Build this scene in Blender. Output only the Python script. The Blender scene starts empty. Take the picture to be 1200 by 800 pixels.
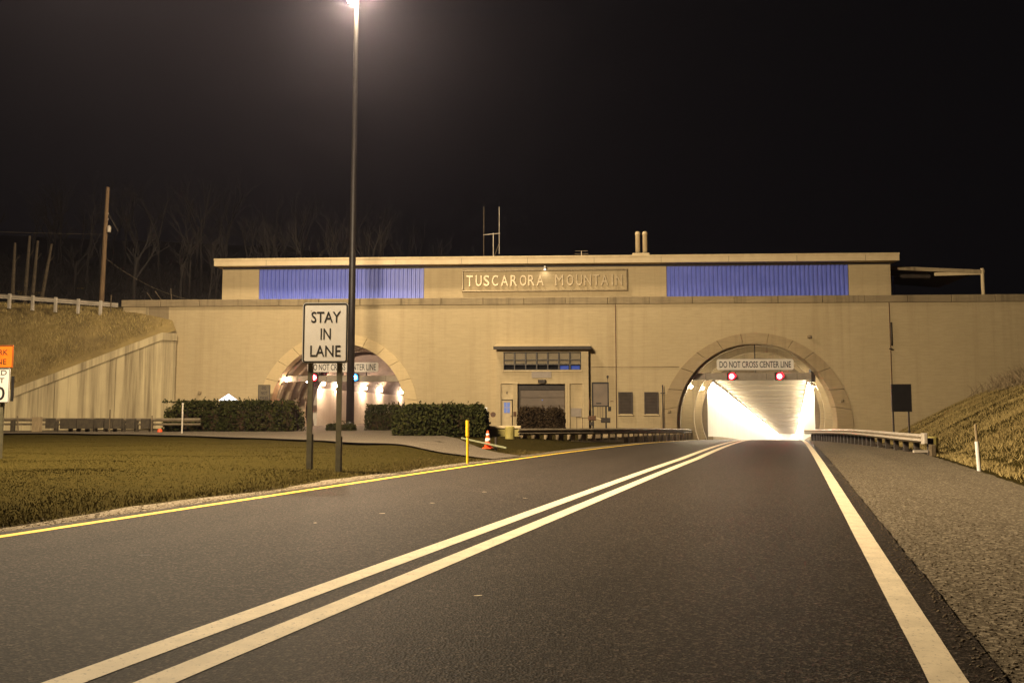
import bpy, bmesh, math, random
import numpy as np
from mathutils import Vector, Matrix

R = math.radians
random.seed(7)
rng = np.random.default_rng(11)
scene = bpy.context.scene
col = scene.collection

# ------------------------------------------------------------------ camera
cd = bpy.data.cameras.new('camera')
cam = bpy.data.objects.new('camera', cd)
col.objects.link(cam)
cd.sensor_width = 36.0
cd.lens = 30.0
cd.clip_end = 2000.0
cam.location = (0.0, 0.0, 1.2)
cam.rotation_euler = (R(90 + 4.745), 0.0, R(2.8))
scene.camera = cam

# ------------------------------------------------------------------ night sky, exposure
w = bpy.data.worlds.new('World')
scene.world = w
w.use_nodes = True
bg = w.node_tree.nodes['Background']
bg.inputs['Color'].default_value = (0.0030, 0.0026, 0.0029, 1)
bg.inputs['Strength'].default_value = 1.0
vs = scene.view_settings
vs.view_transform = 'Standard'
vs.look = 'None'
vs.exposure = 0.0
vs.gamma = 1.0
scene.cycles.use_denoising = True
scene.cycles.adaptive_threshold = 0.02
scene.cycles.max_bounces = 5
scene.cycles.diffuse_bounces = 3
scene.cycles.glossy_bounces = 2
scene.cycles.transparent_max_bounces = 8
scene.cycles.volume_bounces = 0
scene.cycles.sample_clamp_indirect = 3.0

MAST_A = (-11.05, 46.0)           # mast in view
STREET_LAMP = (-12.6, 15.6)       # roadside lamp just left of the frame, its arm over the verge
MAST_POWER = 19000.0
STREET_POWER = 60000.0
LAMP_COL = (1.0, 0.785, 0.51)
HAZE_DENSITY = 0.00033

# ------------------------------------------------------------------ mesh helpers
BASE = {}


class MB:
    def __init__(s):
        s.v, s.f = [], []

    def poly(s, pts):
        n = len(s.v)
        s.v += [tuple(p) for p in pts]
        s.f.append(tuple(range(n, n + len(pts))))
        return s

    def box(s, x0, x1, y0, y1, z0, z1):
        n = len(s.v)
        s.v += [(x0, y0, z0), (x1, y0, z0), (x1, y1, z0), (x0, y1, z0),
                (x0, y0, z1), (x1, y0, z1), (x1, y1, z1), (x0, y1, z1)]
        s.f += [tuple(n + i for i in q) for q in
                ((3, 2, 1, 0), (4, 5, 6, 7), (0, 1, 5, 4), (1, 2, 6, 5), (2, 3, 7, 6), (3, 0, 4, 7))]
        return s

    def cbox(s, x0, x1, y0, y1, z0, z1, b=0.02):
        """box with chamfered vertical and horizontal edges on the camera-facing side"""
        n = len(s.v)
        fr = [(x0 + b, z0 + b), (x1 - b, z0 + b), (x1 - b, z1 - b), (x0 + b, z1 - b)]
        md = [(x0, z0), (x1, z0), (x1, z1), (x0, z1)]
        s.v += [(x, y0, z) for x, z in fr] + [(x, y0 + b, z) for x, z in md] + [(x, y1, z) for x, z in md]
        s.f.append((n, n + 1, n + 2, n + 3))
        for k in range(4):
            j = (k + 1) % 4
            s.f.append((n + k, n + 4 + k, n + 4 + j, n + j))
            s.f.append((n + 4 + k, n + 8 + k, n + 8 + j, n + 4 + j))
        s.f.append((n + 11, n + 10, n + 9, n + 8))
        return s

    def bar(s, p0, p1, w, h):
        """rectangular bar from p0 to p1, w across, h upwards"""
        a, b = Vector(p0), Vector(p1)
        d = (b - a).normalized()
        up = Vector((0, 0, 1)) if abs(d.z) < 0.95 else Vector((0, 1, 0))
        r = d.cross(up).normalized() * (w / 2)
        u = r.cross(d).normalized() * (h / 2)
        n = len(s.v)
        for c in (a, b):
            s.v += [tuple(c - r - u), tuple(c + r - u), tuple(c + r + u), tuple(c - r + u)]
        s.f += [tuple(n + i for i in q) for q in
                ((0, 3, 2, 1), (4, 5, 6, 7), (0, 1, 5, 4), (1, 2, 6, 5), (2, 3, 7, 6), (3, 0, 4, 7))]
        return s

    def tube(s, pts, radii, n=8, caps=True):
        pts = [Vector(p) for p in pts]
        if not hasattr(radii, '__len__'):
            radii = [radii] * len(pts)
        base = len(s.v)
        for i, p in enumerate(pts):
            d = (pts[min(i + 1, len(pts) - 1)] - pts[max(i - 1, 0)]).normalized()
            ref = Vector((0, 0, 1)) if abs(d.z) < 0.9 else Vector((1, 0, 0))
            a = d.cross(ref).normalized()
            b = d.cross(a)
            for k in range(n):
                t = 2 * math.pi * k / n
                s.v.append(tuple(p + (a * math.cos(t) + b * math.sin(t)) * radii[i]))
        for i in range(len(pts) - 1):
            for k in range(n):
                j = (k + 1) % n
                o = base + i * n
                s.f.append((o + k, o + j, o + n + j, o + n + k))
        if caps:
            s.f.append(tuple(base + k for k in range(n)))
            o = base + (len(pts) - 1) * n
            s.f.append(tuple(o + n - 1 - k for k in range(n)))
        return s

    def lathe(s, prof, c, n=16):
        base = len(s.v)
        for r, z in prof:
            for k in range(n):
                t = 2 * math.pi * k / n
                s.v.append((c[0] + r * math.cos(t), c[1] + r * math.sin(t), c[2] + z))
        for i in range(len(prof) - 1):
            for k in range(n):
                j = (k + 1) % n
                o = base + i * n
                s.f.append((o + k, o + j, o + n + j, o + n + k))
        s.f.append(tuple(base + n - 1 - k for k in range(n)))
        o = base + (len(prof) - 1) * n
        s.f.append(tuple(o + k for k in range(n)))
        return s

    def prism(s, outline, y0, y1):
        """outline of (x, z) points, extruded from y0 (front) to y1"""
        n, m = len(s.v), len(outline)
        s.v += [(x, y0, z) for x, z in outline] + [(x, y1, z) for x, z in outline]
        s.f.append(tuple(n + k for k in range(m)))
        s.f.append(tuple(n + 2 * m - 1 - k for k in range(m)))
        for k in range(m):
            j = (k + 1) % m
            s.f.append((n + k, n + m + k, n + m + j, n + j))
        return s

    def build(s, name, mat, parent=None, origin=None, smooth=False):
        if parent is not None:
            o0 = BASE[parent.name]
        else:
            o0 = Vector(origin) if origin is not None else Vector((0, 0, 0))
        me = bpy.data.meshes.new(name)
        me.from_pydata([(a - o0.x, b - o0.y, c - o0.z) for a, b, c in s.v], [], s.f)
        bm = bmesh.new()
        bm.from_mesh(me)
        bmesh.ops.recalc_face_normals(bm, faces=bm.faces)
        bm.to_mesh(me)
        bm.free()
        return link(name, me, mat, parent, o0, smooth)


def link(name, me, mat, parent, o0, smooth=False):
    if mat is not None and not me.materials:
        me.materials.append(mat)
    if smooth:
        me.polygons.foreach_set('use_smooth', [True] * len(me.polygons))
    o = bpy.data.objects.new(name, me)
    col.objects.link(o)
    if parent is not None:
        o.parent = parent
    else:
        o.location = o0
    BASE[o.name] = Vector(o0)
    return o


def piece(name, me, parent, loc, rot=(0, 0, 0), scale=(1, 1, 1)):
    """a child that shares mesh data; loc in world metres"""
    o = bpy.data.objects.new(name, me)
    col.objects.link(o)
    o.parent = parent
    o.location = Vector(loc) - BASE[parent.name]
    o.rotation_euler = rot
    o.scale = scale
    BASE[o.name] = Vector(loc)
    return o


def tag(o, label, cat, group=None):
    o['label'] = label
    o['category'] = cat
    if group:
        o['group'] = group
    return o


def thing(name, loc, label, cat, group=None):
    o = bpy.data.objects.new(name, None)
    o.empty_display_size = 0.2
    col.objects.link(o)
    o.location = loc
    BASE[o.name] = Vector(loc)
    return tag(o, label, cat, group)


def struct(o, kind='structure'):
    o['kind'] = kind
    return o


def np_mesh(name, verts, faces, mat, kind='stuff', parent=None, o0=None, rnd=None):
    """fast mesh from arrays; faces all tris or all quads"""
    me = bpy.data.meshes.new(name)
    nv, nf, k = len(verts), len(faces), faces.shape[1]
    me.vertices.add(nv)
    me.vertices.foreach_set('co', np.asarray(verts, np.float32).ravel())
    me.loops.add(nf * k)
    me.loops.foreach_set('vertex_index', faces.astype(np.int32).ravel())
    me.polygons.add(nf)
    me.polygons.foreach_set('loop_start', np.arange(0, nf * k, k, dtype=np.int32))
    if rnd is not None:
        at = me.attributes.new('rnd', 'FLOAT', 'POINT')
        at.data.foreach_set('value', rnd.astype(np.float32))
    me.update(calc_edges=True)
    me.validate()
    me.materials.append(mat)
    o = bpy.data.objects.new(name, me)
    col.objects.link(o)
    if parent is not None:
        o.parent = parent
        BASE[o.name] = BASE[parent.name]
    else:
        BASE[o.name] = Vector((0, 0, 0))
    if kind:
        o['kind'] = kind
    return o


# ------------------------------------------------------------------ materials
def nodes(name):
    m = bpy.data.materials.new(name)
    m.use_nodes = True
    nt = m.node_tree
    return m, nt, nt.nodes, nt.links, nt.nodes['Principled BSDF']


def mix(nt, a, b, fac):
    n = nt.nodes.new('ShaderNodeMix')
    n.data_type = 'RGBA'
    L = nt.links
    for sock, val in ((n.inputs[0], fac), (n.inputs[6], a), (n.inputs[7], b)):
        if isinstance(val, bpy.types.NodeSocket):
            L.new(val, sock)
        elif isinstance(val, (int, float)):
            sock.default_value = val
        else:
            sock.default_value = (*val, 1)
    return n.outputs[2]


def noise(nt, vec, scale, detail=4, rough=0.55):
    n = nt.nodes.new('ShaderNodeTexNoise')
    n.inputs['Scale'].default_value = scale
    n.inputs['Detail'].default_value = detail
    n.inputs['Roughness'].default_value = rough
    if vec is not None:
        nt.links.new(vec, n.inputs['Vector'])
    return n.outputs['Fac']


def ramp(nt, fac, p0, p1):
    n = nt.nodes.new('ShaderNodeMapRange')
    n.inputs['From Min'].default_value = p0
    n.inputs['From Max'].default_value = p1
    nt.links.new(fac, n.inputs['Value'])
    return n.outputs['Result']


def mapping(nt, scale):
    g = nt.nodes.new('ShaderNodeNewGeometry')
    m = nt.nodes.new('ShaderNodeMapping')
    m.inputs['Scale'].default_value = scale
    nt.links.new(g.outputs['Position'], m.inputs['Vector'])
    return m.outputs['Vector']


def bump(nt, bsdf, height, strength, dist=0.02):
    b = nt.nodes.new('ShaderNodeBump')
    b.inputs['Strength'].default_value = strength
    b.inputs['Distance'].default_value = dist
    nt.links.new(height, b.inputs['Height'])
    nt.links.new(b.outputs['Normal'], bsdf.inputs['Normal'])


def M_noise(name, c1, c2, scale=3.0, rough=0.8, bstr=0.3, bscale=40, lo=0.35, hi=0.65, metal=0.0, spec=0.4, stretch=(1, 1, 1)):
    m, nt, N, L, b = nodes(name)
    v = mapping(nt, stretch)
    L.new(mix(nt, c1, c2, ramp(nt, noise(nt, v, scale, 6), lo, hi)), b.inputs['Base Color'])
    b.inputs['Roughness'].default_value = rough
    b.inputs['Metallic'].default_value = metal
    b.inputs['Specular IOR Level'].default_value = spec
    if bstr:
        bump(nt, b, noise(nt, v, bscale, 3), bstr)
    return m


def M_emit(name, c, strength, base=(0.8, 0.8, 0.8)):
    m, nt, N, L, b = nodes(name)
    b.inputs['Base Color'].default_value = (*base, 1)
    b.inputs['Emission Color'].default_value = (*c, 1)
    b.inputs['Emission Strength'].default_value = strength
    return m


def M_glass(name, tint=(0.93, 0.94, 0.95), gloss=0.10):
    m, nt, N, L, b = nodes(name)
    out = N['Material Output']
    tr = N.new('ShaderNodeBsdfTransparent')
    tr.inputs['Color'].default_value = (*tint, 1)
    gl = N.new('ShaderNodeBsdfGlossy')
    gl.inputs['Roughness'].default_value = 0.05
    mx = N.new('ShaderNodeMixShader')
    mx.inputs['Fac'].default_value = gloss
    L.new(tr.outputs[0], mx.inputs[1])
    L.new(gl.outputs[0], mx.inputs[2])
    L.new(mx.outputs[0], out.inputs['Surface'])
    return m


def M_wall(name, c1, c2, dirt, course=0.2, brick=True, streak=0.5, banded=True, s0=0.50):
    """painted masonry: thin courses in relief, stains running down"""
    m, nt, N, L, b = nodes(name)
    v = mapping(nt, (1, 1, 1))
    patch = mix(nt, c1, c2, ramp(nt, noise(nt, v, 0.35, 5), 0.3, 0.7))
    fine = mix(nt, patch, tuple(0.91 * x for x in c2), ramp(nt, noise(nt, mapping(nt, (0.7, 1, 9)), 2.2, 5), 0.42, 0.75))
    if not banded:
        fine = patch
    st = ramp(nt, noise(nt, mapping(nt, (2.6, 2.6, 0.10)), 1.0, 7, 0.65), s0, s0 + 0.27)
    mm = N.new('ShaderNodeMath')
    mm.operation = 'MULTIPLY'
    L.new(st, mm.inputs[0])
    mm.inputs[1].default_value = streak
    L.new(mix(nt, fine, dirt, mm.outputs[0]), b.inputs['Base Color'])
    b.inputs['Roughness'].default_value = 0.85
    b.inputs['Specular IOR Level'].default_value = 0.25
    if brick:
        sx = N.new('ShaderNodeSeparateXYZ')
        L.new(v, sx.inputs[0])
        cx = N.new('ShaderNodeCombineXYZ')
        L.new(sx.outputs['X'], cx.inputs['X'])
        L.new(sx.outputs['Z'], cx.inputs['Y'])
        bt = N.new('ShaderNodeTexBrick')
        bt.inputs['Scale'].default_value = 1.0
        bt.inputs['Brick Width'].default_value = course * 3
        bt.inputs['Row Height'].default_value = course
        bt.inputs['Mortar Size'].default_value = 0.012
        bt.inputs['Mortar Smooth'].default_value = 0.3
        bt.inputs['Color1'].default_value = (1, 1, 1, 1)
        bt.inputs['Color2'].default_value = (0.72, 0.72, 0.72, 1)
        bt.inputs['Bias'].default_value = -0.2
        bt.inputs['Mortar'].default_value = (0.45, 0.45, 0.45, 1)
        L.new(cx.outputs[0], bt.inputs['Vector'])
        bump(nt, b, bt.outputs['Color'], 0.32, 0.012)
        old = b.inputs['Base Color'].links[0].from_socket
        mu = N.new('ShaderNodeMix')
        mu.data_type = 'RGBA'
        mu.blend_type = 'MULTIPLY'
        mu.inputs[0].default_value = 0.13
        L.new(old, mu.inputs[6])
        L.new(bt.outputs['Color'], mu.inputs[7])
        L.new(mu.outputs[2], b.inputs['Base Color'])
    else:
        bump(nt, b, noise(nt, v, 14, 5), 0.25, 0.02)
    return m


def M_asphalt(name, dark, light, speck, bscale=90, bstr=0.7, rough=0.72, agg=(0.60, 0.75)):
    m, nt, N, L, b = nodes(name)
    v = mapping(nt, (1, 1, 1))
    mp = N.new('ShaderNodeMapping')
    mp.inputs['Rotation'].default_value = (0, 0, R(15.5))
    L.new(v, mp.inputs['Vector'])
    mp2 = N.new('ShaderNodeMapping')
    mp2.inputs['Scale'].default_value = (1.0, 0.05, 1.0)
    L.new(mp.outputs[0], mp2.inputs['Vector'])
    lane = ramp(nt, noise(nt, mp2.outputs[0], 1.1, 4, 0.5), 0.32, 0.68)
    big = mix(nt, mix(nt, dark, light, ramp(nt, noise(nt, v, 0.7, 6, 0.6), 0.32, 0.68)), mix(nt, dark, light, lane), 0.6)
    vo = N.new('ShaderNodeTexVoronoi')
    vo.inputs['Scale'].default_value = bscale
    L.new(v, vo.inputs['Vector'])
    sc = N.new('ShaderNodeSeparateColor')
    L.new(vo.outputs['Color'], sc.inputs[0])
    f = ramp(nt, sc.outputs[0], agg[0], 1.0)
    c2 = mix(nt, big, speck, f)
    n2 = ramp(nt, noise(nt, v, 28, 4), 0.3, 0.7)
    c3 = mix(nt, c2, tuple(0.55 * x for x in dark), n2)
    mm = mix(nt, c2, c3, 0.6)
    L.new(mm, b.inputs['Base Color'])
    b.inputs['Roughness'].default_value = rough
    b.inputs['Specular IOR Level'].default_value = 0.07
    bump(nt, b, vo.outputs['Distance'], bstr, 0.008)
    return m


def M_paint(name, c, worn, wear=0.62):
    m, nt, N, L, b = nodes(name)
    v = mapping(nt, (1, 1, 1))
    L.new(mix(nt, mix(nt, c, tuple(0.82 * x for x in c), ramp(nt, noise(nt, v, 5, 5), 0.35, 0.65)),
              worn, ramp(nt, noise(nt, v, 38, 6, 0.7), wear, wear + 0.13)), b.inputs['Base Color'])
    b.inputs['Roughness'].default_value = 0.7
    bump(nt, b, noise(nt, v, 90, 3), 0.35, 0.006)
    return m


def M_blade(name, ca, cb, cc):
    """foliage or grass: colour by the blade's own random value and by patch"""
    m, nt, N, L, b = nodes(name)
    at = N.new('ShaderNodeAttribute')
    at.attribute_name = 'rnd'
    v = mapping(nt, (1, 1, 1))
    p = ramp(nt, noise(nt, v, 0.5, 4), 0.3, 0.7)
    L.new(mix(nt, mix(nt, ca, cb, at.outputs['Fac']), cc, p), b.inputs['Base Color'])
    b.inputs['Roughness'].default_value = 0.9
    b.inputs['Specular IOR Level'].default_value = 0.0
    return m


M = {}
M['wall'] = M_wall('painted_block_wall', (0.50, 0.397, 0.235), (0.45, 0.355, 0.205), (0.27, 0.19, 0.10), 0.2, True, 0.35)
M['stone'] = M_wall('arch_stone', (0.42, 0.32, 0.18), (0.33, 0.25, 0.14), (0.17, 0.125, 0.07), 0.2, False, 0.55)
M['stonepale'] = M_wall('pale_arch_stone', (0.62, 0.485, 0.27), (0.55, 0.425, 0.235), (0.36, 0.27, 0.15), 0.2, False, 0.4)
M['coping'] = M_wall('stained_coping', (0.34, 0.27, 0.16), (0.24, 0.185, 0.11), (0.10, 0.075, 0.045), 0.2, False, 0.8)
M['concrete'] = M_wall('streaked_concrete', (0.52, 0.43, 0.25), (0.38, 0.31, 0.185), (0.12, 0.09, 0.05), 0.2, False, 0.9, False, 0.44)
M['fascia'] = M_noise('painted_fascia', (0.56, 0.45, 0.27), (0.50, 0.39, 0.23), 2, 0.6, 0.05)
M['trim'] = M_noise('cream_trim', (0.56, 0.45, 0.26), (0.48, 0.37, 0.21), 4, 0.65, 0.05)
M['blue'] = M_noise('blue_ribbed_metal', (0.12, 0.16, 0.60), (0.15, 0.19, 0.66), 1.5, 0.42, 0.03, 30)
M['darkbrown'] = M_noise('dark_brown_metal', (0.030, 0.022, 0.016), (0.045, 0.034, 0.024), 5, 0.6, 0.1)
M['bronze'] = M_noise('dark_window_frame', (0.06, 0.05, 0.042), (0.09, 0.075, 0.06), 9, 0.5, 0.0)
M['mast'] = M_noise('weathered_mast_steel', (0.014, 0.011, 0.010), (0.022, 0.017, 0.014), 3, 0.5, 0.1)
M['lettermetal'] = M_noise('cast_letter_metal', (0.50, 0.40, 0.245), (0.42, 0.33, 0.20), 6, 0.42, 0.05, metal=0.25)
M['framemetal'] = M_noise('name_frame_metal', (0.33, 0.26, 0.155), (0.24, 0.185, 0.105), 6, 0.42, 0.05, metal=0.25)
M['blind'] = M_noise('tan_blind', (0.52, 0.41, 0.26), (0.45, 0.355, 0.225), 3, 0.8, 0.0)
M['glass'] = M_glass('window_glass')
M['room'] = M_noise('dark_room', (0.012, 0.011, 0.012), (0.02, 0.018, 0.018), 3, 0.9, 0.0)
M['screen'] = M_emit('blue_screen_light', (0.10, 0.22, 0.95), 0.35, (0.02, 0.02, 0.05))
M['doorglow'] = M_emit('lit_door_pane', (0.22, 0.36, 0.85), 0.42, (0.05, 0.06, 0.1))
M['garage'] = M_noise('grey_brown_roller_door', (0.17, 0.13, 0.095), (0.14, 0.108, 0.08), 2, 0.6, 0.05)
M['greyplate'] = M_noise('grey_plate', (0.30, 0.25, 0.20), (0.26, 0.215, 0.17), 6, 0.5, 0.0)
M['louver'] = M_noise('louver_slats', (0.085, 0.066, 0.05), (0.065, 0.05, 0.038), 4, 0.5, 0.0)
M['rust'] = M_noise('rusty_fittings', (0.16, 0.07, 0.03), (0.06, 0.04, 0.03), 12, 0.8, 0.3)
M['black'] = M_noise('black_board', (0.010, 0.009, 0.009), (0.016, 0.014, 0.013), 3, 0.5, 0.0)
M['signwhite'] = M_noise('white_sign_sheet', (0.74, 0.70, 0.64), (0.68, 0.64, 0.58), 3, 0.45, 0.0)
M['signblack'] = M_noise('black_sign_ink', (0.012, 0.011, 0.010), (0.02, 0.018, 0.016), 3, 0.5, 0.0)
M['signorange'] = M_noise('orange_sign_sheet', (0.75, 0.17, 0.012), (0.68, 0.14, 0.01), 3, 0.45, 0.0)
M['signback'] = M_noise('dull_sign', (0.15, 0.12, 0.075), (0.12, 0.095, 0.06), 8, 0.6, 0.0)
M['postgreen'] = M_noise('green_steel_post', (0.12, 0.105, 0.06), (0.085, 0.075, 0.045), 8, 0.6, 0.1)
M['galv'] = M_noise('galvanised_rail', (0.52, 0.46, 0.38), (0.40, 0.35, 0.28), 2.5, 0.5, 0.1, 20, metal=0.1)
M['galvold'] = M_noise('dull_rail', (0.16, 0.125, 0.08), (0.10, 0.08, 0.05), 2.5, 0.6, 0.15, 20)
M['wood'] = M_noise('weathered_timber', (0.15, 0.11, 0.06), (0.085, 0.062, 0.035), 6, 0.85, 0.5, 25, stretch=(3, 3, 0.5))
M['woodpale'] = M_noise('pale_timber', (0.30, 0.225, 0.125), (0.20, 0.15, 0.085), 6, 0.85, 0.5, 25, stretch=(3, 3, 0.5))
M['pole'] = M_noise('utility_pole_wood', (0.19, 0.12, 0.06), (0.12, 0.075, 0.038), 5, 0.85, 0.4, 25, stretch=(3, 3, 0.3))
M['yellowpost'] = M_noise('yellow_plastic', (0.75, 0.50, 0.02), (0.66, 0.43, 0.02), 5, 0.5, 0.05)
M['yellowgreen'] = M_noise('faded_yellow_plastic', (0.30, 0.25, 0.07), (0.22, 0.18, 0.05), 5, 0.6, 0.1)
M['cone'] = M_noise('orange_cone', (0.80, 0.10, 0.02), (0.70, 0.085, 0.02), 5, 0.5, 0.05)
M['white'] = M_noise('white_plastic', (0.76, 0.74, 0.70), (0.68, 0.66, 0.61), 5, 0.5, 0.05)
M['palegreen'] = M_noise('pale_green_board', (0.17, 0.19, 0.10), (0.23, 0.22, 0.14), 3, 0.6, 0.05)
M['asphalt'] = M_asphalt('road_asphalt', (0.015, 0.0115, 0.0090), (0.035, 0.0272, 0.0210), (0.115, 0.090, 0.070), 70, 0.5, 0.6)
M['shoulder'] = M_asphalt('coarse_shoulder', (0.070, 0.055, 0.036), (0.14, 0.113, 0.076), (0.32, 0.265, 0.185), 44, 0.5, 0.9, (0.5, 0.8))
M['gravel'] = M_asphalt('gravel_verge', (0.12, 0.095, 0.065), (0.17, 0.135, 0.09), (0.30, 0.25, 0.18), 34, 1.0, 0.9, (0.5, 0.8))
M['drive'] = M_asphalt('worn_drive', (0.080, 0.063, 0.044), (0.115, 0.092, 0.065), (0.19, 0.157, 0.115), 60, 0.5, 0.85, (0.5, 0.8))
M['tar'] = M_noise('tar_seal', (0.007, 0.006, 0.005), (0.013, 0.010, 0.008), 12, 1.0, 0.0, spec=0.0)
M['linewhite'] = M_paint('white_line_paint', (0.68, 0.57, 0.39), (0.18, 0.145, 0.11), 0.565)
M['lineyellow'] = M_paint('yellow_line_paint', (0.78, 0.50, 0.03), (0.14, 0.11, 0.06))
M['soil'] = M_noise('turf_soil', (0.0195, 0.0153, 0.0033), (0.033, 0.0245, 0.0056), 9.0, 1.0, 0.3, 40, spec=0.02)
M['bank'] = M_noise('dry_bank_soil', (0.26, 0.192, 0.080), (0.13, 0.096, 0.045), 0.6, 1.0, 0.9, 12, spec=0.03)
M['forestfloor'] = M_noise('forest_floor', (0.016, 0.012, 0.008), (0.008, 0.006, 0.004), 0.8, 0.95, 0.8, 6)
M['grass'] = M_blade('short_grass', (0.020, 0.0165, 0.0030), (0.039, 0.029, 0.0058), (0.028, 0.021, 0.0042))
M['drygrass'] = M_blade('dry_bank_grass', (0.29, 0.225, 0.085), (0.48, 0.37, 0.16), (0.23, 0.17, 0.07))
M['fringe'] = M_blade('fringe_grass', (0.07, 0.052, 0.018), (0.12, 0.09, 0.034), (0.075, 0.055, 0.02))
M['yew'] = M_blade('dark_hedge_leaves', (0.010, 0.014, 0.005), (0.070, 0.066, 0.020), (0.024, 0.027, 0.009))
M['twigs'] = M_blade('brown_twiggy_leaves', (0.030, 0.021, 0.012), (0.065, 0.045, 0.024), (0.045, 0.03, 0.017))
M['bark'] = M_noise('bare_bark', (0.021, 0.016, 0.0125), (0.011, 0.009, 0.0072), 5, 0.9, 0.4, 20)
M['barkpale'] = M_noise('pale_snag', (0.10, 0.075, 0.045), (0.055, 0.041, 0.026), 5, 0.9, 0.4, 20)
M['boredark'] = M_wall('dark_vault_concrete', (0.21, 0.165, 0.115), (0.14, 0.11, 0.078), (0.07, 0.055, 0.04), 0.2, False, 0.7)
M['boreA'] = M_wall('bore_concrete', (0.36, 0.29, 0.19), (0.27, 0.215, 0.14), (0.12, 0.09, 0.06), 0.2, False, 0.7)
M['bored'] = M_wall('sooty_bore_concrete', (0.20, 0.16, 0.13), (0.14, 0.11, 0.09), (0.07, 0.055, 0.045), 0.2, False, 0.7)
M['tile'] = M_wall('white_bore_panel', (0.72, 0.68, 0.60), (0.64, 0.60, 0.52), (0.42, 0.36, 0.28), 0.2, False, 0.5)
M['ceil'] = M_wall('bore_ceiling', (0.42, 0.35, 0.24), (0.34, 0.28, 0.19), (0.20, 0.16, 0.10), 0.2, False, 0.4)
M['beam'] = M_noise('grey_gantry_paint', (0.34, 0.29, 0.22), (0.27, 0.23, 0.175), 4, 0.6, 0.1)
M['tubelight'] = M_emit('tunnel_tube_light', (1.0, 0.88, 0.68), 210.0)
M['floodlens'] = M_emit('flood_lens', (1.0, 0.82, 0.50), 1000.0)
M['bulb'] = M_emit('tunnel_bulb', (1.0, 0.66, 0.42), 2600.0)
M['bulbdim'] = M_emit('near_tunnel_bulb', (1.0, 0.66, 0.46), 160.0)
M['red'] = M_emit('red_signal_lens', (1.0, 0.02, 0.03), 260.0)
M['redrim'] = M_emit('red_signal_bloom', (1.0, 0.02, 0.04), 2.2, (0.3, 0.01, 0.01))  # weak glow imitating the red bloom round the lens
M['cyanrim'] = M_emit('blue_signal_bloom', (0.02, 0.35, 1.0), 2.0, (0.01, 0.1, 0.3))  # weak glow imitating the blue bloom round the lens
M['cyan'] = M_emit('blue_green_signal_lens', (0.02, 0.45, 1.0), 60.0)
M['mastlens'] = M_emit('mast_lamp_lens', (1.0, 0.85, 0.62), 500.0)
M['namelens'] = M_emit('small_flood_lens', (1.0, 0.88, 0.7), 3.0)
M['lantern'] = M_emit('blue_white_lantern', (0.62, 0.80, 1.0), 1.6)


# ------------------------------------------------------------------ the lie of the land
WALL_Y = 52.2


def zr(y):
    k = 0.00034
    if y < 15:
        return 0.0
    if y < 74:
        return -k * (y - 15) ** 2
    return -k * 59 ** 2 - 2 * k * 59 * (y - 74)


def x_edge(y):
    return 0.66 + 0.273 * y


def x_yellow(y):
    return -7.86 + 0.307 * y if y < 52.2 else -7.86 + 0.307 * 52.2 + 0.275 * (y - 52.2)


def x_mid(y):
    return -3.09 + 0.29 * y if y < 23 else 3.58 + 0.267 * (y - 23)


def ss(a, b, t):
    t = min(1.0, max(0.0, (t - a) / (b - a)))
    return t * t * (3 - 2 * t)


def wob(x, y):
    return (math.sin(x * 1.7 + 0.6 * y) + math.sin(0.9 * x - 1.3 * y + 1.2) + math.sin(2.6 * y + 0.5 * x)) / 3


def ground_z(x, y):
    r = zr(min(y, 52.2))
    tl = x_yellow(y) - 0.3 - x
    xb = 3.4 + 0.29 * y
    if tl > 0:
        z = r - 0.03 + (0.22 - r) * ss(0.5, 4.5, tl)
        z += 0.035 * math.exp(-((tl - 1.7) / 0.7) ** 2) * ss(28, 18, y)
        z += 0.035 * wob(x, y) * ss(0.7, 2.0, tl)
        if tl < 0.6:
            z -= 0.02 * (1 - tl / 0.6)
        return z
    tr = x - xb
    if tr > 0:
        rise = 0.53 * max(0.0, tr - 1.1)
        cap = 7.9
        rise = cap * (1 - math.exp(-rise / cap)) if rise < 20 else cap
        z = r - 0.03 + rise * 1.12 + 0.06 * wob(x * 0.8, y * 0.8) * ss(0.5, 2.5, tr)
        return min(z, 7.95)
    return r - 0.07


W0 = Vector((-24.0, 51.0))
WU = Vector((-0.753, -0.658))
WN = Vector((-0.658, 0.753))


def wing_h(u):
    return 6.05 - 0.457 * u


def hill_z(x, y):
    base = 7.6 + 0.05 * max(0.0, -27 - x)
    far = min(75.0, max(0.0, y - 57))
    return base + (0.09 + 0.17 * ss(5, -45, x)) * far + 0.25 * wob(x * 0.35, y * 0.35) * ss(0, 8, far)


def bank_z(x, y):
    p = Vector((x, y)) - W0
    u, v = p.dot(WU), p.dot(WN)
    return min(wing_h(u) - 0.12 + 0.8 * v + 0.10 * wob(x * 0.9, y * 0.9), hill_z(x, y) - 0.03), u, v


def sheet(name, xs, ys, zf, mat, kind='structure'):
    V = np.array([(x, y, zf(x, y)) for y in ys for x in xs])
    nx = len(xs)
    i, j = np.meshgrid(np.arange(nx - 1), np.arange(len(ys) - 1))
    a = (j * nx + i).ravel()
    Fc = np.stack([a, a + 1, a + nx + 1, a + nx], 1)
    o = np_mesh(name, V, Fc, mat, kind)
    o.data.polygons.foreach_set('use_smooth', [True] * len(Fc))
    return o


xs = sorted(set([-170, -120, -80, -60] + list(np.arange(-50, 45.01, 0.6)) + [60, 90, 130, 170]))
ys = sorted(set([-110, -70, -40, -20, -10] + list(np.arange(-5, 51.9, 0.6)) + [52.15]))
sheet('ground', xs, ys, ground_z, M['soil'])
xs = sorted(set([-170, -130, -100, -80] + list(np.arange(-70, 60.1, 3.0)) + [80, 100, 130, 170]))
ys = sorted(set([52.35, 55, 57] + list(np.arange(60, 130, 5.0)) + list(range(135, 320, 15))))
sheet('hillside', xs, ys, hill_z, M['forestfloor'])

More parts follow.
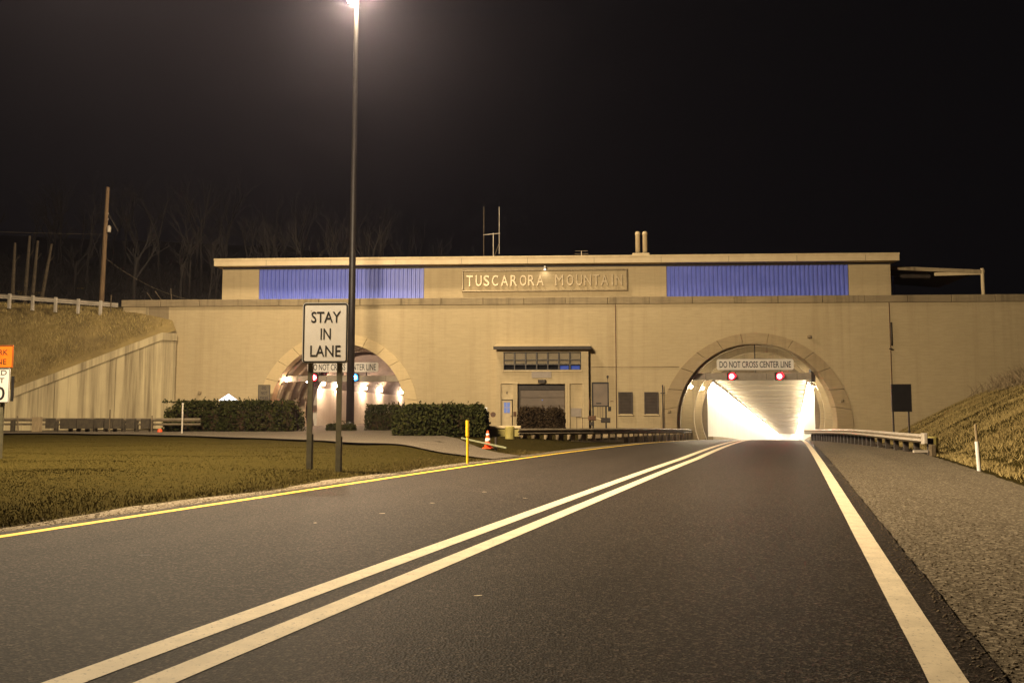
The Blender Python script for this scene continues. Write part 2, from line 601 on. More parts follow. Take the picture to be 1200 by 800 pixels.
# bank above the left wing wall, laid out along and behind that wall
us = np.concatenate([[-0.85, -0.5], np.arange(0, 40.1, 0.5)])
vs_ = np.arange(0.0, 26.1, 0.5)
V = []
for v in vs_:
    for u in us:
        p = W0 + WU * float(u) + WN * float(v)
        V.append((p.x, p.y, bank_z(p.x, p.y)[0]))
nu = len(us)
i, j = np.meshgrid(np.arange(nu - 1), np.arange(len(vs_) - 1))
a = (j * nu + i).ravel()
Fc = np.stack([a, a + nu, a + nu + 1, a + 1], 1)
VV = np.array(V)
keep = ~((VV[Fc].mean(1)[:, 0] > -26.9) & (VV[Fc].mean(1)[:, 1] > 53.0))
o = np_mesh('embankment', VV, Fc[keep], M['bank'], 'structure')


# ------------------------------------------------------------------ road, shoulders, painted lines
def strip(name, ys, xl, xr, zf, mat, parent=None, kind=None, skirt=0.0, cols=1, jag=0.0):
    mb = MB()
    prev = None
    for y in ys:
        row = []
        l, r = xl(y), xr(y)
        if jag:
            l += random.uniform(-jag, jag)
            r += random.uniform(-jag, jag)
        if skirt:
            row.append((l - 0.03, y, zf(y) - skirt))
        for c in range(cols + 1):
            row.append((l + (r - l) * c / cols, y, zf(y)))
        if skirt:
            row.append((r + 0.03, y, zf(y) - skirt))
        n0 = len(mb.v)
        mb.v += row
        if prev is not None:
            for c in range(len(row) - 1):
                mb.f.append((prev + c, prev + c + 1, n0 + c + 1, n0 + c))
        prev = n0
    o = mb.build(name, mat, parent)
    if kind:
        o['kind'] = kind
    return o


ROAD_Y = list(np.arange(-60, 0, 4.0)) + list(np.arange(0, 80, 1.0)) + list(np.arange(80, 322, 5.0))
road = strip('road', sorted(set(ROAD_Y + [float(q) for q in np.arange(2.25, 30, 0.25)])), lambda y: x_yellow(y) - 0.30, lambda y: x_edge(y) + 0.27, zr, M['asphalt'], kind='structure', skirt=0.06, cols=3, jag=0.012)
FINE_Y = list(np.arange(-40, 0, 2.0)) + list(np.arange(0, 30, 0.25)) + list(np.arange(30, 80, 1.0)) + list(np.arange(80, 320, 5.0))
for name, cx, wd, m in (('painted_edge_line', x_edge, 0.175, 'linewhite'),
                        ('painted_edge_line', x_yellow, 0.15, 'lineyellow'),
                        ('painted_centre_line', lambda y: x_mid(y) - 0.20, 0.185, 'linewhite'),
                        ('painted_centre_line', lambda y: x_mid(y) + 0.20, 0.185, 'linewhite')):
    strip(name, FINE_Y, lambda y, c=cx, q=wd: c(y) - q / 2, lambda y, c=cx, q=wd: c(y) + q / 2,
          lambda y: zr(y) + 0.004, M[m], road, jag=0.0015)
strip('road_shoulder', [y for y in FINE_Y if y < 52.5], lambda y: x_edge(y) + 0.25, lambda y: 3.4 + 0.29 * y + 0.15, lambda y: zr(y) - 0.028,
      M['shoulder'], kind='structure', cols=4, jag=0.035)
strip('gravel_verge', [y for y in FINE_Y if y < 46], lambda y: x_yellow(y) - 0.62 - 0.35 * abs(math.sin(y * 0.7)) * ss(30, 12, y) - 0.25 * ss(24, 30, y),
      lambda y: x_yellow(y) - 0.26, lambda y: zr(y) - 0.016, M['gravel'], kind='structure', cols=3, jag=0.05)

# small chips, tar marks and litter on the asphalt
for k, (x, y, sx, sy, ang, mt) in enumerate([(-2.05, 10.2, 0.16, 0.03, 0.3, 'linewhite'), (-1.62, 11.4, 0.12, 0.03, 0.1, 'linewhite'), (-0.5, 5.7, 0.10, 0.025, 0.2, 'linewhite'),
                                             (-3.45, 7.15, 0.20, 0.02, 0.1, 'black'), (0.55, 5.35, 0.10, 0.02, -0.2, 'black'), (1.2, 5.2, 0.08, 0.012, 0.0, 'black'),
                                             (-1.05, 13.0, 0.14, 0.03, 0.2, 'linewhite'), (-2.6, 9.3, 0.07, 0.03, 0.6, 'linewhite'), (-0.4, 12.1, 0.12, 0.025, 0.1, 'linewhite'),
                                             (4.75, 8.9, 0.20, 0.02, 0.4, 'white'), (0.1, 11.6, 0.10, 0.02, 0.3, 'linewhite'), (-0.95, 6.55, 0.13, 0.02, 0.2, 'linewhite')]):
    pts = []
    for q in range(7):
        t = 2 * math.pi * q / 7
        rr = random.uniform(0.6, 1.0)
        px, py = sx * 0.6 * rr * math.cos(t), sy * rr * math.sin(t)
        px, py = px * 0.6, py * 0.6
        pts.append((x + px * math.cos(ang) - py * math.sin(ang), y + px * math.sin(ang) + py * math.cos(ang), zr(y) + 0.005))
    MB().poly(pts).build('paint_chip' if mt != 'black' else 'tar_mark', M[mt], road)

# crossover drive and the roadway of the left bore, drawn as sheets just over the turf
def area(name, outline, dz, mat, n=2):
    bm = bmesh.new()
    vs2 = [bm.verts.new((x, y, 0)) for x, y in outline]
    bm.faces.new(vs2)
    bmesh.ops.triangulate(bm, faces=bm.faces)
    bmesh.ops.subdivide_edges(bm, edges=bm.edges, cuts=n, use_grid_fill=True)
    bmesh.ops.subdivide_edges(bm, edges=bm.edges, cuts=2, use_grid_fill=True)
    for v in bm.verts:
        v.co.z = ground_z(v.co.x, v.co.y) * 0.35 + (0.22 if v.co.x < x_yellow(v.co.y) - 4.5 else ground_z(v.co.x, v.co.y)) * 0.65 + dz
    me = bpy.data.meshes.new(name)
    bm.to_mesh(me)
    bm.free()
    return struct(link(name, me, mat, None, Vector((0, 0, 0))))


area('drive', [(-46, 37.5), (-30, 38.2), (-22, 37.8), (-15.5, 34.6), (-8.9, 29.6), (-5.9, 26.5), (-3.6, 24.4), (-1.6, 22.4), (-0.9, 24.2), (-2.4, 27.0), (-4.2, 28.4), (-6.4, 29.6), (-8.6, 31.6),
               (-11.0, 35.5), (-8.9, 42.0), (-8.7, 50), (-8.9, 60), (-9.2, 112), (-16.5, 112), (-17.6, 60), (-17.6, 48), (-21.5, 45), (-30, 42.5), (-46, 41.5)], 0.05, M['drive'], 3)

# ------------------------------------------------------------------ portal building
bld = thing('tunnel_portal_building', (0, WALL_Y, 0), 'wide tan tunnel portal building with blue ribbed panels and raised name lettering', 'building')


class Arch:
    """ring of stones between two circles; c = centre height, R = radius"""
    def __init__(s, x, Ri, ci, Ro, co, ground):
        s.x, s.Ri, s.ci, s.Ro, s.co, s.g = x, Ri, ci, Ro, co, ground

    def outer_z(s, x):
        d = abs(x - s.x)
        return s.co + math.sqrt(s.Ro ** 2 - d * d) if d < s.Ro else None


AR = Arch(12.17, 4.765, 0.605, 5.73, 0.27, -0.46)
AL = Arch(-13.32, 4.20, 1.28, 5.02, 1.08, 0.15)
WX0, WX1, WZ = -27.1, 46.0, 7.81

# front wall: vertical strips standing on the ground or on an arch ring
mb = MB()
brk = {WX0, WX1}
for A in (AR, AL):
    for k in range(49):
        brk.add(round(A.x + A.Ro * math.sin(R(-90 + 180 * k / 48)), 4))
brk |= set(np.arange(-26, 46, 2.0))
brk = sorted(brk)


def wall_foot(x, side):
    for A in (AR, AL):
        d = x - A.x
        if abs(abs(d) - A.Ro) < 1e-3:
            inside = (side > 0) == (d < 0)
            return A.co if inside else -0.7
        z = A.outer_z(x)
        if z is not None:
            return z
    return -0.7


for x0, x1 in zip(brk[:-1], brk[1:]):
    if x1 - x0 < 1e-4:
        continue
    mb.poly([(x0, WALL_Y, wall_foot(x0, 1)), (x1, WALL_Y, wall_foot(x1, -1)), (x1, WALL_Y, WZ), (x0, WALL_Y, WZ)])
mb.poly([(WX0, WALL_Y, -0.7), (WX0, WALL_Y, WZ), (WX0, 64, WZ), (WX0, 64, -0.7)])
mb.poly([(WX0, WALL_Y, WZ), (WX1, WALL_Y, WZ), (WX1, 64, WZ), (WX0, 64, WZ)])
mb.build('front_wall', M['wall'], bld)

# coping stones along the parapet, each with its own joint
cop = MB().box(WX0 - 0.02, WX1, WALL_Y + 0.02, WALL_Y + 0.35, WZ + 0.003, 8.20).build('coping_core', M['coping'], bld)
x = WX0 - 0.1
while x < 34:
    L = 2.55 + random.uniform(-0.1, 0.1)
    MB().cbox(x, x + L - 0.02, WALL_Y - 0.09, WALL_Y + 0.42, WZ, 8.25 + random.uniform(-0.008, 0.008), 0.025).build('coping_stone', M['coping'], bld)
    x += L
# drip joint under the coping and a stained plinth patch at the left end
MB().box(-25.6, -25.45, WALL_Y - 0.04, WALL_Y, 5.0, WZ - 0.01).build('corner_pilaster', M['concrete'], bld)
MB().box(-25.45, -24.15, WALL_Y - 0.012, WALL_Y, 5.4, WZ - 0.012).build('patched_panel', M['coping'], bld)

# arch rings
JR = [-101, -79, -66, -51, -37.5, -23.5, -8.5, 8.5, 23.5, 37.5, 51, 66, 79, 101]
JL = [-103, -80, -64, -49, -35, -21, -7, 7, 21, 35, 49, 64, 80, 103]
for A, J in ((AR, JR), (AL, JL)):
    ring = MB().box(A.x - 0.05, A.x + 0.05, WALL_Y + 0.5, WALL_Y + 0.6, A.ci + A.Ri + 0.1, A.ci + A.Ri + 0.3).build('arch_ring', M['stone'], bld)
    for a0, a1 in zip(J[:-1], J[1:]):
        g = 0.15
        n = 7
        inn, out = [], []
        for k in range(n):
            t = R(a0 + g + (a1 - a0 - 2 * g) * k / (n - 1))
            inn.append((A.x + A.Ri * math.sin(t), max(A.g, A.ci + A.Ri * math.cos(t))))
            out.append((A.x + (A.Ro - 0.004) * math.sin(t), max(A.g, A.co + (A.Ro - 0.004) * math.cos(t))))
        MB().prism(inn + out[::-1], WALL_Y - 0.05 - random.uniform(0, 0.012), WALL_Y + 0.85).build('voussoir', M['stone' if A is AR else 'stonepale'], ring)

# penthouse storey
PY = 52.75
PS = PY / WALL_Y
mb = MB()
px0, px1 = -21.0, 20.6
BL = (-18.45 * PS, -8.02 * PS)
BR = (6.92 * PS, 17.9 * PS)
for x0, x1 in ((px0, BL[0]), (BL[1], BR[0]), (BR[1], px1)):
    mb.box(x0, x1, PY, 62, 7.9, 10.34)
mb.box(px0 + 0.01, px1 - 0.01, PY + 0.45, 61.9, 7.9, 10.34)
mb.build('penthouse_wall', M['wall'], bld)
roof = MB().box(px0 - 0.32, px1 + 0.32, PY - 0.62, 62.5, 10.36, 10.80).build('roof', M['fascia'], bld)
MB().box(px0 - 0.34, px1 + 0.34, PY - 0.645, PY - 0.622, 10.72, 10.83).build('drip_edge', M['trim'], roof)
MB().box(px0 + 0.02, px1 - 0.02, PY - 0.012, PY + 0.005, 10.22, 10.355).build('eave_shade_band', M['darkbrown'], roof)  # dark strip painting the eave shadow onto the wall
for x in np.arange(px0 + 3.0, px1, 4.1):
    MB().box(x, x + 0.018, PY - 0.628, PY - 0.60, 10.37, 10.71).build('fascia_joint', M['bronze'], roof)
for x0, x1 in (BL, BR):
    mb = MB()
    n = int(round((x1 - x0) / 0.262))
    pit = (x1 - x0) / n
    prof = []
    for k in range(n):
        b0 = x0 + k * pit
        prof += [(b0, 0.10), (b0 + 0.36 * pit, 0.10), (b0 + 0.48 * pit, 0.02), (b0 + 0.86 * pit, 0.02), (b0 + 0.98 * pit, 0.10)]
    for (xa, ya), (xb, yb) in zip(prof[:-1], prof[1:]):
        mb.poly([(xa, PY + ya, 7.9), (xb, PY + yb, 7.9), (xb, PY + yb, 10.32), (xa, PY + ya, 10.32)])
    panel = mb.build('blue_ribbed_panel', M['blue'], bld)
    panel['label'] = 'blue vertically ribbed metal panel'
    MB().box(x0, x1, PY - 0.01, PY + 0.12, 7.88, 8.30).build('panel_sill', M['coping'], panel)


# lettering helper
def glyphs(txt, extrude, bold=0.0):
    cu = bpy.data.curves.new('glyph', 'FONT')
    cu.body = txt
    cu.size = 1.0
    cu.extrude = extrude
    cu.offset = bold
    cu.resolution_u = 3
    cu.align_x = 'CENTER'
    ob = bpy.data.objects.new('glyph', cu)
    col.objects.link(ob)
    bpy.context.view_layer.update()
    dg = bpy.context.evaluated_depsgraph_get()
    me = bpy.data.meshes.new_from_object(ob.evaluated_get(dg))
    vv = [tuple(v.co) for v in me.vertices]
    ff = [tuple(p.vertices) for p in me.polygons]
    bpy.data.objects.remove(ob)
    bpy.data.curves.remove(cu)
    bpy.data.meshes.remove(me)
    return vv, ff


def text(name, txt, cx, yf, z0, width, height, depth, mat, parent, bold=0.0, rotz=0.0):
    """upright lettering: stands from z0, faces the camera side (-y); yf = its back plane"""
    vv, ff = glyphs(txt, 0.5, bold)
    a = np.array(vv)
    mn, mx = a.min(0), a.max(0)
    sx = width / (mx[0] - mn[0])
    sz = height / (mx[1] - mn[1])
    m = MB()
    c, s_ = math.cos(rotz), math.sin(rotz)
    for x_, y_, z_ in vv:
        lx = (x_ - (mn[0] + mx[0]) / 2) * sx
        ly = -(z_ + 0.5) * depth
        m.v.append((cx + lx * c - ly * s_, yf + lx * s_ + ly * c, z0 + (y_ - mn[1]) * sz))
    m.f = list(ff)
    return m.build(name, mat, parent)


# name panel
nx0, nx1, nz0, nz1 = -5.66, 4.55, 8.76, 10.00
npn = MB().box(nx0, nx1, PY - 0.035, PY - 0.002, nz0, nz1).build('name_panel', M['wall'], bld)
npn['label'] = 'framed panel reading TUSCARORA MOUNTAIN in raised metal letters'
for x0, x1, z0, z1 in ((nx0 - 0.05, nx1 + 0.05, nz1 - 0.03, nz1 + 0.07), (nx0 - 0.05, nx1 + 0.05, nz0 - 0.07, nz0 + 0.03),
                       (nx0 - 0.05, nx0 + 0.05, nz0 + 0.032, nz1 - 0.032), (nx1 - 0.05, nx1 + 0.05, nz0 + 0.032, nz1 - 0.032)):
    MB().cbox(x0, x1, PY - 0.15, PY - 0.003, z0, z1, 0.03).build('panel_frame', M['framemetal'], npn)
for ch, pxl in list(zip('TUSCARORA', (241, 284, 321, 361, 406, 450, 494, 533, 574))) + list(zip('MOUNTAIN', (664, 714, 757, 797, 837, 876, 912, 943))):
    X = (490 + pxl / 4.0 - 542) / (735 - 542) * (nx1 - nx0) + nx0
    wdt = {'I': 0.11, 'M': 0.50, 'U': 0.38, 'S': 0.37, 'C': 0.38, 'T': 0.40, 'A': 0.45}.get(ch, 0.42)
    text('letter', ch, X, PY - 0.036, 9.04, wdt, 0.68, 0.11, M['lettermetal'], npn, 0.0 if ch == 'M' else 0.010)

# chimney with two flues (part of the roof)
ch = MB().cbox(5.10, 6.18, 54.5, 55.4, 10.80, 11.40, 0.03).build('chimney', M['fascia'], bld)
for x in (5.47, 5.93):
    MB().lathe([(0.15, 0.0), (0.15, 1.25), (0.17, 1.26), (0.17, 1.36), (0.13, 1.45), (0.03, 1.48)], (x, 54.9, 11.40), 14).build('flue_pipe', M['fascia'], ch, smooth=True)
    MB().lathe([(0.22, 0.0), (0.22, 0.07), (0.16, 0.10)], (x, 54.9, 11.402), 14).build('flue_collar', M['galvold'], ch)

# entrance bay
BY = 51.72
bx0, bx1 = -3.48, 2.10
bay = MB()
bay.box(bx0, bx0 + 0.26, BY, WALL_Y - 0.003, -0.2, 5.02)                # left pier
bay.box(-2.47, -2.20, BY, WALL_Y - 0.003, -0.2, 2.92)                   # between door and garage
bay.box(0.68, 0.97, BY, WALL_Y - 0.003, -0.2, 2.92)
bay.box(1.70, bx1, BY, WALL_Y - 0.003, -0.2, 5.02)
bay.box(bx0 + 0.26, 1.70, BY, WALL_Y - 0.003, 2.92, 3.72)               # band over the doors
bay.box(bx0 + 0.26, -3.05, BY, WALL_Y - 0.003, 3.72, 5.02)
bay.box(1.66, 1.70, BY, WALL_Y - 0.003, 3.72, 5.02)
bay.box(-3.05, 1.66, BY, WALL_Y - 0.003, 4.86, 5.02)
bay = bay.build('entrance_bay', M['wall'], bld)
MB().box(-3.22, -2.47, BY + 0.12, BY + 0.2, 1.98, 2.92).build('door_overpanel', M['trim'], bay)
MB().box(0.97, 1.70, BY + 0.12, BY + 0.2, -0.2, 2.92).build('blind_panel', M['wall'], bay)
MB().box(1.02, 1.66, BY + 0.07, BY + 0.118, 0.94, 1.46).build('grey_vent_plate', M['greyplate'], bay)
for x in (-3.30, -3.20, -2.42, -2.27, 0.76, 0.90, 1.78):
    MB().box(x, x + 0.03, BY - 0.018, BY - 0.001, 0.25, 2.95).build('pilaster_strip', M['trim'], bay)
MB().box(-3.15, -2.15, BY - 0.03, BY - 0.002, 2.93, 3.02).build('lintel_strip', M['trim'], bay)
MB().box(-1.34, -0.14, BY - 0.04, BY - 0.002, 3.28, 3.66).build('grey_name_plate', M['greyplate'], bay)
wl = MB().cbox(-0.95, -0.48, BY - 0.22, BY - 0.002, 3.00, 3.17, 0.03).build('wall_lamp', M['darkbrown'], bay)
MB().box(-0.88, -0.55, BY - 0.19, BY - 0.05, 2.975, 2.998).build('lamp_lens', M['greyplate'], wl)
# canopy over the windows
mb = MB()
mb.v += [(-3.62, BY - 0.40, 4.99), (2.24, BY - 0.40, 4.99), (2.24, BY - 0.40, 5.17), (-3.62, BY - 0.40, 5.17),
         (-3.52, WALL_Y - 0.004, 5.022), (2.16, WALL_Y - 0.004, 5.022), (2.16, WALL_Y - 0.004, 5.40), (-3.52, WALL_Y - 0.004, 5.40)]
mb.f += [(0, 1, 2, 3), (1, 5, 6, 2), (4, 0, 3, 7), (3, 2, 6, 7), (0, 4, 5, 1)]
cn = mb.build('canopy', M['wall'], bay)
MB().box(-3.64, 2.26, BY - 0.425, BY - 0.403, 4.98, 5.17).build('canopy_edge', M['darkbrown'], cn)
# ribbon window: 7 bays x 3 rows
win = MB().box(-3.05, 1.66, BY + 0.40, BY + 0.46, 3.72, 4.86).build('ribbon_window', M['room'], bay)
ww = (1.66 + 3.05) / 7
rows = [(3.80, 4.10), (4.10, 4.38), (4.38, 4.84)]
for k in range(8):
    xx = -3.05 + k * ww
    MB().box(max(-3.05, xx - 0.035), min(1.66, xx + 0.035), BY + 0.05, BY + 0.13, 3.78, 4.86).build('mullion', M['bronze'], win)
for z in (3.775, 4.10, 4.38, 4.845):
    for k in range(7):
        MB().box(-3.05 + k * ww + 0.036, -3.05 + (k + 1) * ww - 0.036, BY + 0.055, BY + 0.125, z - 0.025, z + 0.025).build('glazing_bar', M['bronze'], win)
for k in range(7):
    for r, (z0, z1) in enumerate(rows):
        a0, a1 = -3.05 + k * ww + 0.037, -3.05 + (k + 1) * ww - 0.037
        MB().box(a0, a1, BY + 0.085, BY + 0.092, z0 + 0.026, z1 - 0.026).build('pane', M['glass'], win)
    drop = 4.10 + random.choice((0.02, 0.0, -0.04, 0.05))
    MB().box(-3.05 + k * ww + 0.05, -3.05 + (k + 1) * ww - 0.05, BY + 0.19, BY + 0.20, drop, 4.84).build('roller_blind', M['blind'], win)
    if k >= 5:
        MB().box(-3.05 + k * ww + 0.08, -3.05 + (k + 1) * ww - 0.08, BY + 0.33, BY + 0.36, 3.80, 4.03).build('lit_screen', M['screen'], win)
MB().box(-3.10, 1.71, BY - 0.07, BY + 0.05, 3.66, 3.75).build('window_sill', M['trim'], win)
# garage opening
gar = MB()
nsec = 5
for k in range(nsec):
    z0 = 0.1 + k * (2.60 - 0.1) / nsec
    gar.cbox(-2.05, 0.66, BY + 0.38, BY + 0.44, z0, z0 + 2.5 / nsec - 0.012, 0.012)
gar = gar.build('garage_door', M['garage'], bay)
MB().box(-2.20, 0.68, BY + 0.30, BY + 0.37, 2.56, 2.92).build('recess_shade_strip', M['darkbrown'], gar)  # dark strip standing in for the recess shadow over the door
MB().box(-2.20, -2.06, BY + 0.30, BY + 0.37, 0.1, 2.555).build('door_jamb', M['darkbrown'], gar)
MB().lathe([(0.03, -0.03), (0.045, 0.0), (0.03, 0.03)], (-0.70, BY + 0.36, 1.95), 10).build('door_lamp', M['doorglow'], gar)
# personnel door
dr = MB().cbox(-3.14, -2.53, BY + 0.10, BY + 0.16, 0.25, 1.93, 0.012).build('door', M['trim'], bay)
MB().box(-3.20, -2.50, BY + 0.06, BY + 0.118, 1.935, 1.975).build('door_head', M['darkbrown'], dr)
for q, (a0, a1, b0, b1) in enumerate(((-3.02, -2.86, 1.17, 1.48), (-2.83, -2.66, 1.17, 1.48), (-3.02, -2.86, 1.51, 1.80), (-2.83, -2.66, 1.51, 1.80))):
    MB().box(a0, a1, BY + 0.085, BY + 0.099, b0, b1).build('door_pane', M['doorglow'], dr)
MB().lathe([(0.02, -0.03), (0.035, 0), (0.02, 0.03)], (-2.585, BY + 0.07, 0.98), 8).build('door_handle', M['rust'], dr)
MB().cbox(-2.44, -2.28, BY - 0.10, BY - 0.002, 0.98, 1.24, 0.01).build('call_box', M['rust'], bay)
MB().box(-2.87, -2.82, BY + 0.06, BY + 0.119, 2.32, 2.46).build('bracket', M['darkbrown'], bay)
# louvred vents
for x0, x1 in ((3.94, 4.75), (5.50, 6.30)):
    v = MB().box(x0, x1, WALL_Y - 0.012, WALL_Y - 0.002, 1.12, 2.40).build('louvred_vent', M['room'], bld)
    for a0, a1, b0, b1 in ((x0 - 0.03, x0 + 0.04, 1.08, 2.43), (x1 - 0.04, x1 + 0.03, 1.08, 2.43), (x0 + 0.041, x1 - 0.041, 2.37, 2.43)):
        MB().box(a0, a1, WALL_Y - 0.07, WALL_Y - 0.013, b0, b1).build('vent_frame', M['louver'], v)
    mb = MB()
    for k in range(14):
        z = 1.13 + k * 0.088
        mb.poly([(x0 + 0.042, WALL_Y - 0.065, z), (x1 - 0.042, WALL_Y - 0.065, z), (x1 - 0.042, WALL_Y - 0.016, z + 0.075), (x0 + 0.042, WALL_Y - 0.016, z + 0.075)])
    mb.build('vent_slats', M['louver'], v)
    MB().cbox(x0 - 0.06, x1 + 0.06, WALL_Y - 0.12, WALL_Y - 0.002, 0.99, 1.075, 0.015).build('vent_sill', M['trim'], v)
# pipes and joints on the wall face
def pipe(name, pts, r, mat='bronze'):
    MB().tube(pts, r, 8).build(name, M[mat], bld, smooth=True)


pipe('conduit', [(3.79, WALL_Y - 0.03, 0.0), (3.79, WALL_Y - 0.03, 7.8)], 0.022, 'rust')
pipe('conduit', [(2.13, WALL_Y - 0.03, 3.95), (3.76, WALL_Y - 0.03, 3.95)], 0.016, 'coping')
pipe('conduit', [(3.82, WALL_Y - 0.03, 3.95), (7.6, WALL_Y - 0.03, 3.95)], 0.016, 'coping')
pipe('conduit', [(2.14, WALL_Y - 0.05, 0.1), (2.14, WALL_Y - 0.05, 4.9)], 0.03, 'bronze')
pipe('conduit', [(20.22, WALL_Y - 0.03, 2.2), (20.22, WALL_Y - 0.03, 7.8)], 0.022, 'rust')
pipe('conduit', [(20.30, WALL_Y - 0.05, 5.2), (20.30, WALL_Y - 0.05, 6.6)], 0.04, 'darkbrown')
pipe('wall_stub', [(20.18, WALL_Y - 0.02, 5.0), (20.18, WALL_Y - 0.25, 5.0)], 0.05, 'darkbrown')
for x, z in ((-22.0, 2.42), (17.2, 1.9), (6.95, 1.25), (15.4, 5.75)):
    q = MB().cbox(x - 0.09, x + 0.09, WALL_Y - 0.16, WALL_Y - 0.002, z - 0.09, z + 0.09, 0.015).build('junction_box', M['coping'], bld)
# floodlight above the name
fl = MB().tube([(-0.52, PY - 0.02, 10.33), (-0.52, PY - 0.30, 10.24)], 0.025, 8).build('floodlight_arm', M['darkbrown'], bld)
MB().lathe([(0.04, 0.0), (0.085, -0.12), (0.09, -0.22)], (-0.52, PY - 0.32, 10.26), 12).build('floodlight_hood', M['white'], fl)

MB().lathe([(0.075, -0.235), (0.06, -0.26), (0.02, -0.28)], (-0.52, PY - 0.32, 10.26), 12).build('floodlight_lens', M['namelens'], fl)
ld = bpy.data.lights.new('name_floodlight', 'SPOT')
ld.energy = 9.0
ld.color = (1.0, 0.86, 0.66)
ld.shadow_soft_size = 0.06
ld.spot_size = R(150)
ld.spot_blend = 0.8
lo = bpy.data.objects.new('name_floodlight', ld)
col.objects.link(lo)
lo.parent = bld
lo.location = Vector((-0.52, PY - 0.36, 9.93)) - BASE[bld.name]
lo.rotation_euler = Vector((0, 0.6, -0.8)).to_track_quat('-Z', 'Y').to_euler()

# ------------------------------------------------------------------ right bore
SR = 0.275


def cxR(y):
    return 12.17 + SR * (y - WALL_Y)


def arch_pts(R_, c, foot, n=28):
    t0 = math.acos(max(-1, min(1, (foot - c) / R_)))
    return [(R_ * math.sin(-t0 + 2 * t0 * k / n), c + R_ * math.cos(-t0 + 2 * t0 * k / n)) for k in range(n + 1)]


def vault(mb, cxf, prof0, y0, prof1, y1):
    n0 = len(mb.v)
    m = len(prof0)
    mb.v += [(cxf(y0) + x, y0, z) for x, z in prof0] + [(cxf(y1) + x, y1, z) for x, z in prof1]
    for k in range(m - 1):
        mb.f.append((n0 + k, n0 + k + 1, n0 + m + k + 1, n0 + m + k))


def rib(name, cxf, Ri, Ro, c, foot, y0, y1, mat, parent):
    a, b = arch_pts(Ri, c, foot), arch_pts(Ro, c, foot)
    mb = MB()
    vault(mb, cxf, a, y0, a, y1)
    vault(mb, cxf, b, y0, a, y0)
    vault(mb, cxf, b, y1, a, y1)
    return mb.build(name, M[mat], parent)


tr = thing('tunnel_bore', (cxR(60), 60, zr(60)), 'brightly lit right hand tunnel bore with blown out white walls', 'tunnel')
mb = MB()
p = arch_pts(5.05, 0.55, -0.9)
vault(mb, cxR, p, WALL_Y + 0.83, p, 56.4)
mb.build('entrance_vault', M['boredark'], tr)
rib('vault_rib', cxR, 4.68, 5.20, 0.62, -0.9, 53.06, 53.5, 'boreA', tr)
rib('vault_rib', cxR, 4.22, 5.20, 0.90, -1.2, 56.4, 56.9, 'boreA', tr)
mb = MB()
p = arch_pts(4.55, 0.85, -1.2)
vault(mb, cxR, p, 56.9, p, 59.9)
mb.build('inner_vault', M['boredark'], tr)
rib('vault_rib', cxR, 4.02, 4.6, 0.92, -1.2, 59.3, 59.7, 'boreA', tr)
# head wall with the square opening
HW, CZ, HY = 3.66, 3.42, 60.0
pa = arch_pts(4.6, 0.85, -1.2, 40)
mb = MB()
cx0 = cxR(HY)
for (xa, za), (xb, zb) in zip(pa[:-1], pa[1:]):
    la = CZ if abs(xa) < HW - 1e-6 else -1.2
    lb = CZ if abs(xb) < HW - 1e-6 else -1.2
    if (abs(xa) < HW) != (abs(xb) < HW):
        s_ = -HW if xa < 0 else HW
        zz = 0.85 + math.sqrt(4.6 ** 2 - HW ** 2)
        if abs(xa) < HW:
            mb.poly([(cx0 + xa, HY, CZ), (cx0 + s_, HY, CZ), (cx0 + s_, HY, zz), (cx0 + xa, HY, za)])
            mb.poly([(cx0 + s_, HY, -1.2), (cx0 + xb, HY, -1.2), (cx0 + xb, HY, zb), (cx0 + s_, HY, zz)])
        else:
            mb.poly([(cx0 + xa, HY, -1.2), (cx0 + s_, HY, -1.2), (cx0 + s_, HY, zz), (cx0 + xa, HY, za)])
            mb.poly([(cx0 + s_, HY, CZ), (cx0 + xb, HY, CZ), (cx0 + xb, HY, zb), (cx0 + s_, HY, zz)])
    else:
        mb.poly([(cx0 + xa, HY, la), (cx0 + xb, HY, lb), (cx0 + xb, HY, zb), (cx0 + xa, HY, za)])
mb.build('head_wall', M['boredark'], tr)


def dz(y):
    return zr(y) - zr(HY)


# wall panels and ceiling slabs, piece by piece
y = HY + 0.02
k = 0
while y < 312:
    L = 3.0 if y < 120 else 8.0
    y1 = y + L - 0.03
    for s_ in (-1, 1):
        mb = MB()
        xa, xb = cxR(y) + s_ * HW, cxR(y1) + s_ * HW
        o_ = s_ * 0.25
        q0 = [(xa, y, -1.0 + dz(y)), (xb, y1, -1.0 + dz(y1)), (xb, y1, CZ + 0.05 + dz(y1)), (xa, y, CZ + 0.05 + dz(y))]
        q1 = [(a_ + o_, b_, c_) for a_, b_, c_ in q0]
        mb.poly(q0)
        mb.poly(q1)
        for e in range(4):
            f_ = (e + 1) % 4
            mb.poly([q0[e], q0[f_], q1[f_], q1[e]])
        mb.build('wall_panel', M['tile'], tr)
    st = 0.05 if k % 2 else 0.0
    mb = MB()
    xa0, xa1, xb0, xb1 = cxR(y) - HW + 0.004, cxR(y) + HW - 0.004, cxR(y1) - HW + 0.004, cxR(y1) + HW - 0.004
    lo = [(xa0, y, CZ + st + dz(y)), (xa1, y, CZ + st + dz(y)), (xb1, y1, CZ + st + dz(y1)), (xb0, y1, CZ + st + dz(y1))]
    hi = [(a_, b_, c_ + 0.3) for a_, b_, c_ in lo]
    mb.poly(lo)
    mb.poly(hi)
    for e in range(4):
        f_ = (e + 1) % 4
        mb.poly([lo[e], lo[f_], hi[f_], hi[e]])
    mb.build('ceiling_slab', M['ceil'], tr)
    y += L
    k += 1
MB().box(cxR(304) - 5, cxR(304) + 5, 305.0, 305.3, -13.5, 0).build('far_curve_wall', M['tile'], tr)
